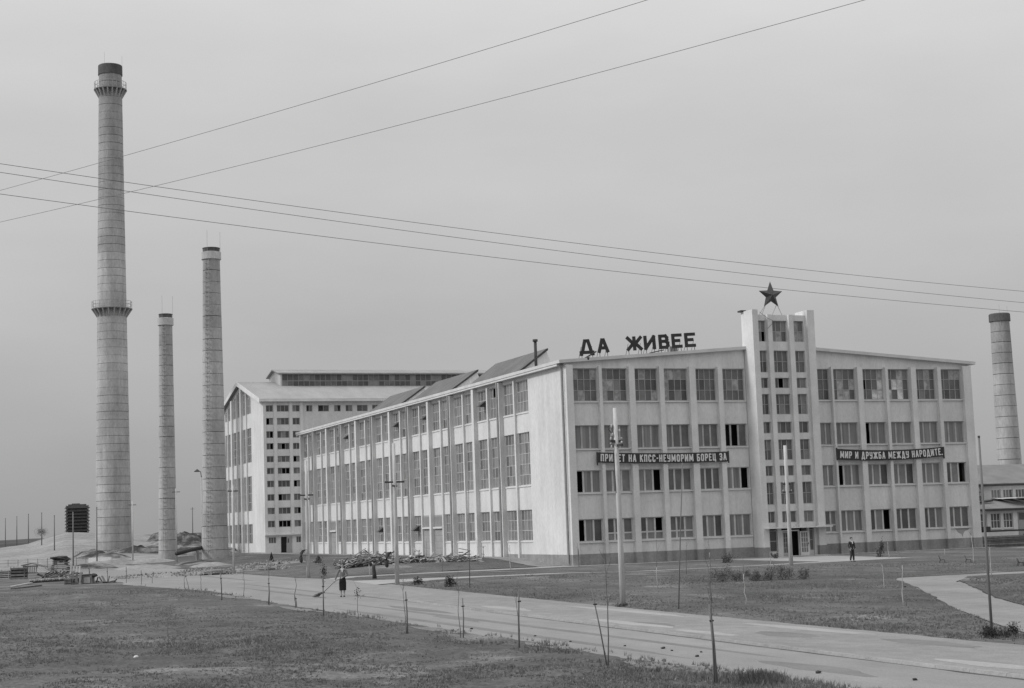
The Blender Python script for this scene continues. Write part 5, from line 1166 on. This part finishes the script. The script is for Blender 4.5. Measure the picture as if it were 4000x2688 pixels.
# low white wall and railing at the tallest chimney
lw = tag(MB().box(-1.7, 1.7, -.2, .2, -.1, .68).build('low_wall', CONCW), 'low whitewashed wall at the foot of the tallest chimney', 'wall'); lw.location = (-21.3, 126.5, 0); lw.rotation_euler = (0,0,-YAW-.1)
fe = thing('railing', 'thin railing before the base of the tallest chimney', 'railing', (-18.5, 155, 0), -YAW)
for k in range(22): MB().box(-3.4+k*.32, -3.34+k*.32, -.03, .03, 0, 1.5).build('baluster', GALV, fe)
for z in (.2, 1.35): MB().box(-3.45, 3.5, -.045, -.031, z, z+.07).build('rail', GALV, fe)
wf = thing('wire_fence', 'faint post and wire fence along the foot of the pale mound', 'fence', (-36, 92, 0), .12)
for k in range(16): MB().tube([(-9+k*1.2,0,-.1),(-9+k*1.2,0,1.25)], .035, 5).build('post', WOODP, wf)
for z in (.4, .8, 1.15): MB().tube([(-9,-.04,z),(9,-.04,z)], .012, 4).build('strand', WIREM, wf)

# ------------------------------------------------------------------ people
def skin_body(name, nodes, edges, m, parent, roots, lv=2):
    """nodes: list of (x,y,z,r); edges: index pairs"""
    me = bpy.data.meshes.new(name); me.from_pydata([n[:3] for n in nodes], edges, []); me.materials.append(m)
    o = link(name, me, parent); md = o.modifiers.new('Skin', 'SKIN'); md.use_smooth_shade = True
    sv = me.skin_vertices[0].data
    for i, n in enumerate(nodes):
        r = n[3]; sv[i].radius = (r, r) if not isinstance(r, tuple) else r; sv[i].use_root = i in roots
    sb = o.modifiers.new('Subdivision', 'SUBSURF'); sb.levels = lv; sb.render_levels = lv
    return o
def hand_nodes(base, dirv, palm_n, N_, E_, curl):
    """palm and five fingers as chains rooted in the palm"""
    d = Vector(dirv).normalized(); n = Vector(palm_n).normalized(); s = d.cross(n).normalized(); B = Vector(base); roots = []
    i0 = len(N_); N_.append((*B, .026)); N_.append((*(B+d*.045), .034)); N_.append((*(B+d*.085), .03)); E_ += [(i0,i0+1),(i0+1,i0+2)]; roots.append(i0+1)
    for k, (off, L) in enumerate(((-.030,.070),(-.010,.082),(.010,.076),(.028,.058))):
        p = B+d*.075+s*off; j = len(N_); N_.append((*p, .010)); q = p+d*L*.5+n*curl*L*.25; N_.append((*q, .0095)); q2 = q+d*L*(.5-.3*curl)+n*curl*L*.6; N_.append((*q2, .008)); E_ += [(j,j+1),(j+1,j+2)]; roots.append(j)
    p = B+d*.03-s*.028; j = len(N_); N_.append((*p, .012)); q = p-s*.03+d*.03+n*.012; N_.append((*q, .011)); q2 = q+d*.028+n*.02; N_.append((*q2, .009)); E_ += [(j,j+1),(j+1,j+2)]; roots.append(j)
    return roots
def person(label, loc, rz, H, arms, legs, skirt, torso_lean=0.0, female=True):
    o = thing('person', label, 'person', loc, rz); k = H/1.72
    N_, E_ = [], []
    def add(*p): N_.append(p); return len(N_)-1
    pel = add(0,0,.94*k,(.125,.10)); bel = add(torso_lean*.3,0,1.08*k,(.115,.09)); che = add(torso_lean*.7,-.005,1.28*k,(.145 if not female else .13,.105)); nec0 = add(torso_lean,0,1.44*k,(.06,.055)); nec = add(torso_lean,-.01,1.50*k,.048); hd0 = add(torso_lean,-.025,1.57*k,(.066,.078)); hd1 = add(torso_lean,-.02,1.64*k,(.074,.088)); hd2 = add(torso_lean,-.01,1.70*k,(.055,.065))
    E_ += [(pel,bel),(bel,che),(che,nec0),(nec0,nec),(nec,hd0),(hd0,hd1),(hd1,hd2)]
    roots = {pel}
    sh_w = .17 if female else .195
    for sgn, (el, wr, hd, pn, curl) in zip((-1, 1), arms):
        s = add(torso_lean+sgn*sh_w,0,1.40*k,.052); e = add(*el,.043); w_ = add(*wr,.03); E_ += [(che if False else nec0,s),(s,e),(e,w_)]
        roots |= set(hand_nodes(wr, hd, pn, N_, E_, curl))
    feet = []
    for sgn, (kn, an) in zip((-1, 1), legs):
        h = add(sgn*.09,0,.88*k,.085); q = add(*kn,.058); c_ = add(kn[0]*.6+an[0]*.4, kn[1]*.6+an[1]*.4+.015, kn[2]*.6+an[2]*.4, .052); a = add(*an,.034); t = add(an[0]+.02*sgn,an[1]-.12,.03,.032); E_ += [(pel,h),(h,q),(q,c_),(c_,a),(a,t)]; feet.append(an)
    skin_body('body', N_, E_, SKIN, o, roots)
    # nose and ears belong to the head's surface
    hz = 1.61*k; x = torso_lean
    MB().hexa([(x-.012,-.125,hz-.035),(x+.012,-.125,hz-.035),(x+.012,-.09,hz-.035),(x-.012,-.09,hz-.035),(x-.007,-.108,hz+.01),(x+.007,-.108,hz+.01),(x+.008,-.08,hz+.012),(x-.008,-.08,hz+.012)]).build('nose', SKIN, o, True)
    for sx_ in (-.03, .03): MB().blob((x+sx_,-.10,hz+.018), (.011,.007,.008), 6, 5, 0).build('eye', HAIR, o)
    MB().blob((x,-.105,hz-.062), (.022,.007,.006), 6, 5, 0).build('mouth', mat('lips', .16, .2), o)
    for sx_ in (-.082, .082): MB().blob((x+sx_,-.01,hz), (.012,.025,.035), 6, 5, 0).build('ear', SKIN, o, True)
    b = MB(); b.blob((x,.012,1.668*k), (.094,.098,.088), 12, 8, .05); 
    if female: b.blob((x,.055,1.60*k), (.088,.062,.10), 10, 7, .06)
    b.build('hair', HAIR, o, True)
    for an in feet: MB().blob((an[0],an[1]-.06,.04), (.048,.135,.05), 9, 6, .04).build('shoe', SHOE, o, True)
    # jacket
    J, JE = [], []
    def ja(*p): J.append(p); return len(J)-1
    cm = KNIT if female else SUIT
    a0 = ja(0,0,(.90 if female else .82)*k,(.15,.125)); a1 = ja(torso_lean*.3,0,1.07*k,(.135,.112)); a2 = ja(torso_lean*.7,0,1.27*k,(.162 if not female else .15,.125)); a3 = ja(torso_lean,0,1.42*k,(.085,.08)); a4 = ja(torso_lean,.005,1.465*k,(.062,.06)); JE += [(a0,a1),(a1,a2),(a2,a3),(a3,a4)]
    for sgn, (el, wr, hd, pn, curl) in zip((-1, 1), arms):
        s = ja(torso_lean+sgn*sh_w,0,1.40*k,.068); e = ja(*el,.058); w_ = ja(*(Vector(wr)*.92+Vector(el)*.08),.046); JE += [(a3,s),(s,e),(e,w_)]
    skin_body('cardigan' if female else 'jacket', J, JE, cm, o, {a0})
    MB().prism([(-.05,1.455*k),(.05,1.455*k),(.012,1.27*k),(-.012,1.27*k)], lambda p: (torso_lean+p[0],-.135-.008*(1.455*k-p[1])/.1*.4,p[1]), lambda p: (torso_lean+p[0],-.06,p[1])).build('blouse' if female else 'shirt', BLOUSE, o)
    if skirt:
        b = MB(); n = 28; prof = [(.128,1.02*k),(.165,.90*k),(.185,.72*k),(.18,.52*k),(.175,.34*k)]
        for r_, z in prof:
            for q in range(n):
                t = 2*math.pi*q/n; f = 1+.05*math.sin(q*5)*(1.02*k-z); b.v.append((r_*1.02*f*math.cos(t), r_*.82*f*math.sin(t), z))
        for j in range(len(prof)-1):
            for q in range(n): a = j*n+q; c_ = j*n+(q+1) % n; b.f.append((a, c_, c_+n, a+n)); b.mi.append(0)
        b.build('skirt', SKIRT, o, True)
    else:
        T, TE = [], []
        def ta(*p): T.append(p); return len(T)-1
        p0 = ta(0,0,.96*k,(.135,.108))
        for sgn, (kn, an) in zip((-1, 1), legs): h = ta(sgn*.09,0,.86*k,.10); q = ta(*kn,.078); a = ta(an[0],an[1]+.01,an[2]+.0,.062); TE += [(p0,h),(h,q),(q,a)]
        skin_body('trousers', T, TE, SUIT, o, {p0})
    return o
wm = person('woman in grey cardigan and long black skirt sweeping the road', (-28.33,-35.46,.004), -YAW, 1.73,
    arms=[((-.30,-.06,1.12),(-.38,-.16,.88),(-.35,-.15,-.9),(.4,.6,.1),.9), ((.27,-.05,1.13),(.04,-.22,1.02),(-.9,-.1,-.35),(0,.8,-.3),.9)],
    legs=[((-.09,-.02,.48),(-.09,0,.09)),((.09,-.02,.48),(.07,0,.09))], skirt=True)
br = thing('broom', 'long twig broom held by the sweeping woman', 'broom', (-28.33,-35.46,.004), -YAW)
hA = Vector((.16,-.24,1.09)); hB = Vector((-.40,-.17,.82)); tipd = (hB-hA); 
foot = hA+tipd*((1.09-.16)/(1.09-.82))*.0; foot = Vector((-1.02,-.05,.26)); MB().tube([hA, hB, foot], [.018,.02,.022], 7).build('handle', WOODG, br, True)
b = MB(); rr = random.Random(9)
for k in range(90):
    s = foot+Vector((rr.gauss(0,.02), rr.gauss(0,.03), rr.gauss(0,.02))); e = Vector((-1.45+rr.gauss(0,.09), rr.gauss(0,.13), .03+abs(rr.gauss(0,.04)))); mdl = s.lerp(e, .5)+Vector((0,rr.gauss(0,.03),rr.gauss(.03,.02))); b.tube([s, mdl, e], [.007,.006,.004], 3)
b.build('bristles', BROOMM, br); MB().tube([foot+Vector((.06,0,.03)), foot+Vector((-.08,0,-.04))], .04, 8).build('binding', SACK, br)
person('man in dark suit standing on the pale path right of the entrance', (12.69,-20.52,.02), -YAW+.5, 1.70,
    arms=[((-.28,.02,1.13),(-.24,-.10,.90),(.1,-.3,-.9),(.8,.2,0),.4), ((.27,.04,1.13),(.27,-.06,.90),(0,-.2,-.9),(-.9,.1,0),.4)],
    legs=[((-.11,-.04,.49),(-.13,.05,.09)),((.10,-.02,.48),(.12,-.02,.09))], skirt=False, female=False)

# ------------------------------------------------------------------ grass: blades in clumps
def inside(poly, x, y):
    n = len(poly); c = False; j = n-1
    for i in range(n):
        xi, yi = poly[i]; xj, yj = poly[j]
        if (yi > y) != (yj > y) and x < (xj-xi)*(y-yi)/(yj-yi)+xi: c = not c
        j = i
    return c
GM = [mat('grass_blade_dark', .10, .14, 1, 2, .9, coords='World'), mat('grass_blade', .13, .18, 1, 2, .9, coords='World'), mat('grass_blade_dry', .20, .28, 1, 2, .9, coords='World')]
def grass(polys, n, hmin, hmax, edge=False, seed=1, dmin=24, dmax=110, blades=5, power=1.0):
    r = np.random.default_rng(seed); V = []; F = []; MI = []; half = math.atan(.5/6274.7*4000)*1.12; i0 = 0; made = 0; tries = 0
    while made < n and tries < n*14:
        tries += 1
        d = 1/(1/dmax+(1/dmin-1/dmax)*r.random()**power); a = YAW+r.uniform(-half, half); x = CAM.x+d*math.sin(a); y = CAM.y+d*math.cos(a)
        if not any(inside(p, x, y) for p in polys): continue
        pn = mnoise.noise(Vector((x*.16, y*.10, 9)))+.8*mnoise.noise(Vector((x*.7, y*.5, 3)))+.4*mnoise.noise(Vector((x*2, y*2, 5)))
        if r.random() > .30+.75*pn: continue
        made += 1; h = r.uniform(hmin, hmax)*(.8+1.0*max(0, pn)); zb = Hm(x, y) if x < -33.6 else 0.; mi = 0 if r.random() < .25-.2*pn else 1 if r.random() < .8 else 2
        for k in range(blades):
            t = r.uniform(0, 6.283); q = r.uniform(0, .05); bx_ = x+q*math.cos(t*3); by_ = y+q*math.sin(t*3); w_ = r.uniform(.006, .013); hh = h*r.uniform(.6, 1.1); ln = hh*r.uniform(.1, .7); t2 = r.uniform(0, 6.283)
            V += [(bx_-w_*math.cos(t), by_-w_*math.sin(t), zb), (bx_+w_*math.cos(t), by_+w_*math.sin(t), zb), (bx_+ln*math.cos(t2), by_+ln*math.sin(t2), zb+hh)]; F.append((i0, i0+1, i0+2)); i0 += 3; MI.append(mi)
    return V, F, MI
def make_grass(polys, n, *a, **k):
    V, F, MI = grass(polys, n, *a, **k); me = bpy.data.meshes.new('grass'); me.from_pydata(V, [], F)
    for m in GM: me.materials.append(m)
    me.polygons.foreach_set('material_index', MI); me.update(); o = link('grass', me); o.location.z = .03; return tag(o, kind='stuff')
make_grass([L1], 60000, .025, .07, seed=1, dmin=25, dmax=120)
LC = [(-21.7,-22),(-13,-16),(-2.5,-20),(13,-26),(62,-21),(62,-46),(-2,-46.6),(-7.3,-56.3),(-15,-69.3),(-22.5,-83.2),(-24.1,-85.5),(-23.4,-58.7),(-22.2,-31.3)]
LD = [(1,-49),(-6.2,-59.3),(-13.2,-71.2),(-20,-84),(30,-84),(30,-49)]
make_grass([LC, LD], 15000, .03, .08, seed=2, dmin=42, dmax=140)
EDGE = [(-33.6,-95),(-32.75,-95),(-32.7,-72),(-32.5,-50),(-32.2,-36),(-31.7,-17),(-34,5),(-35.2,5),(-33.2,-17),(-33.8,-40),(-34.6,-60),(-34.8,-95)]
make_grass([EDGE], 6500, .06, .17, seed=3, dmin=27, dmax=125, blades=6)
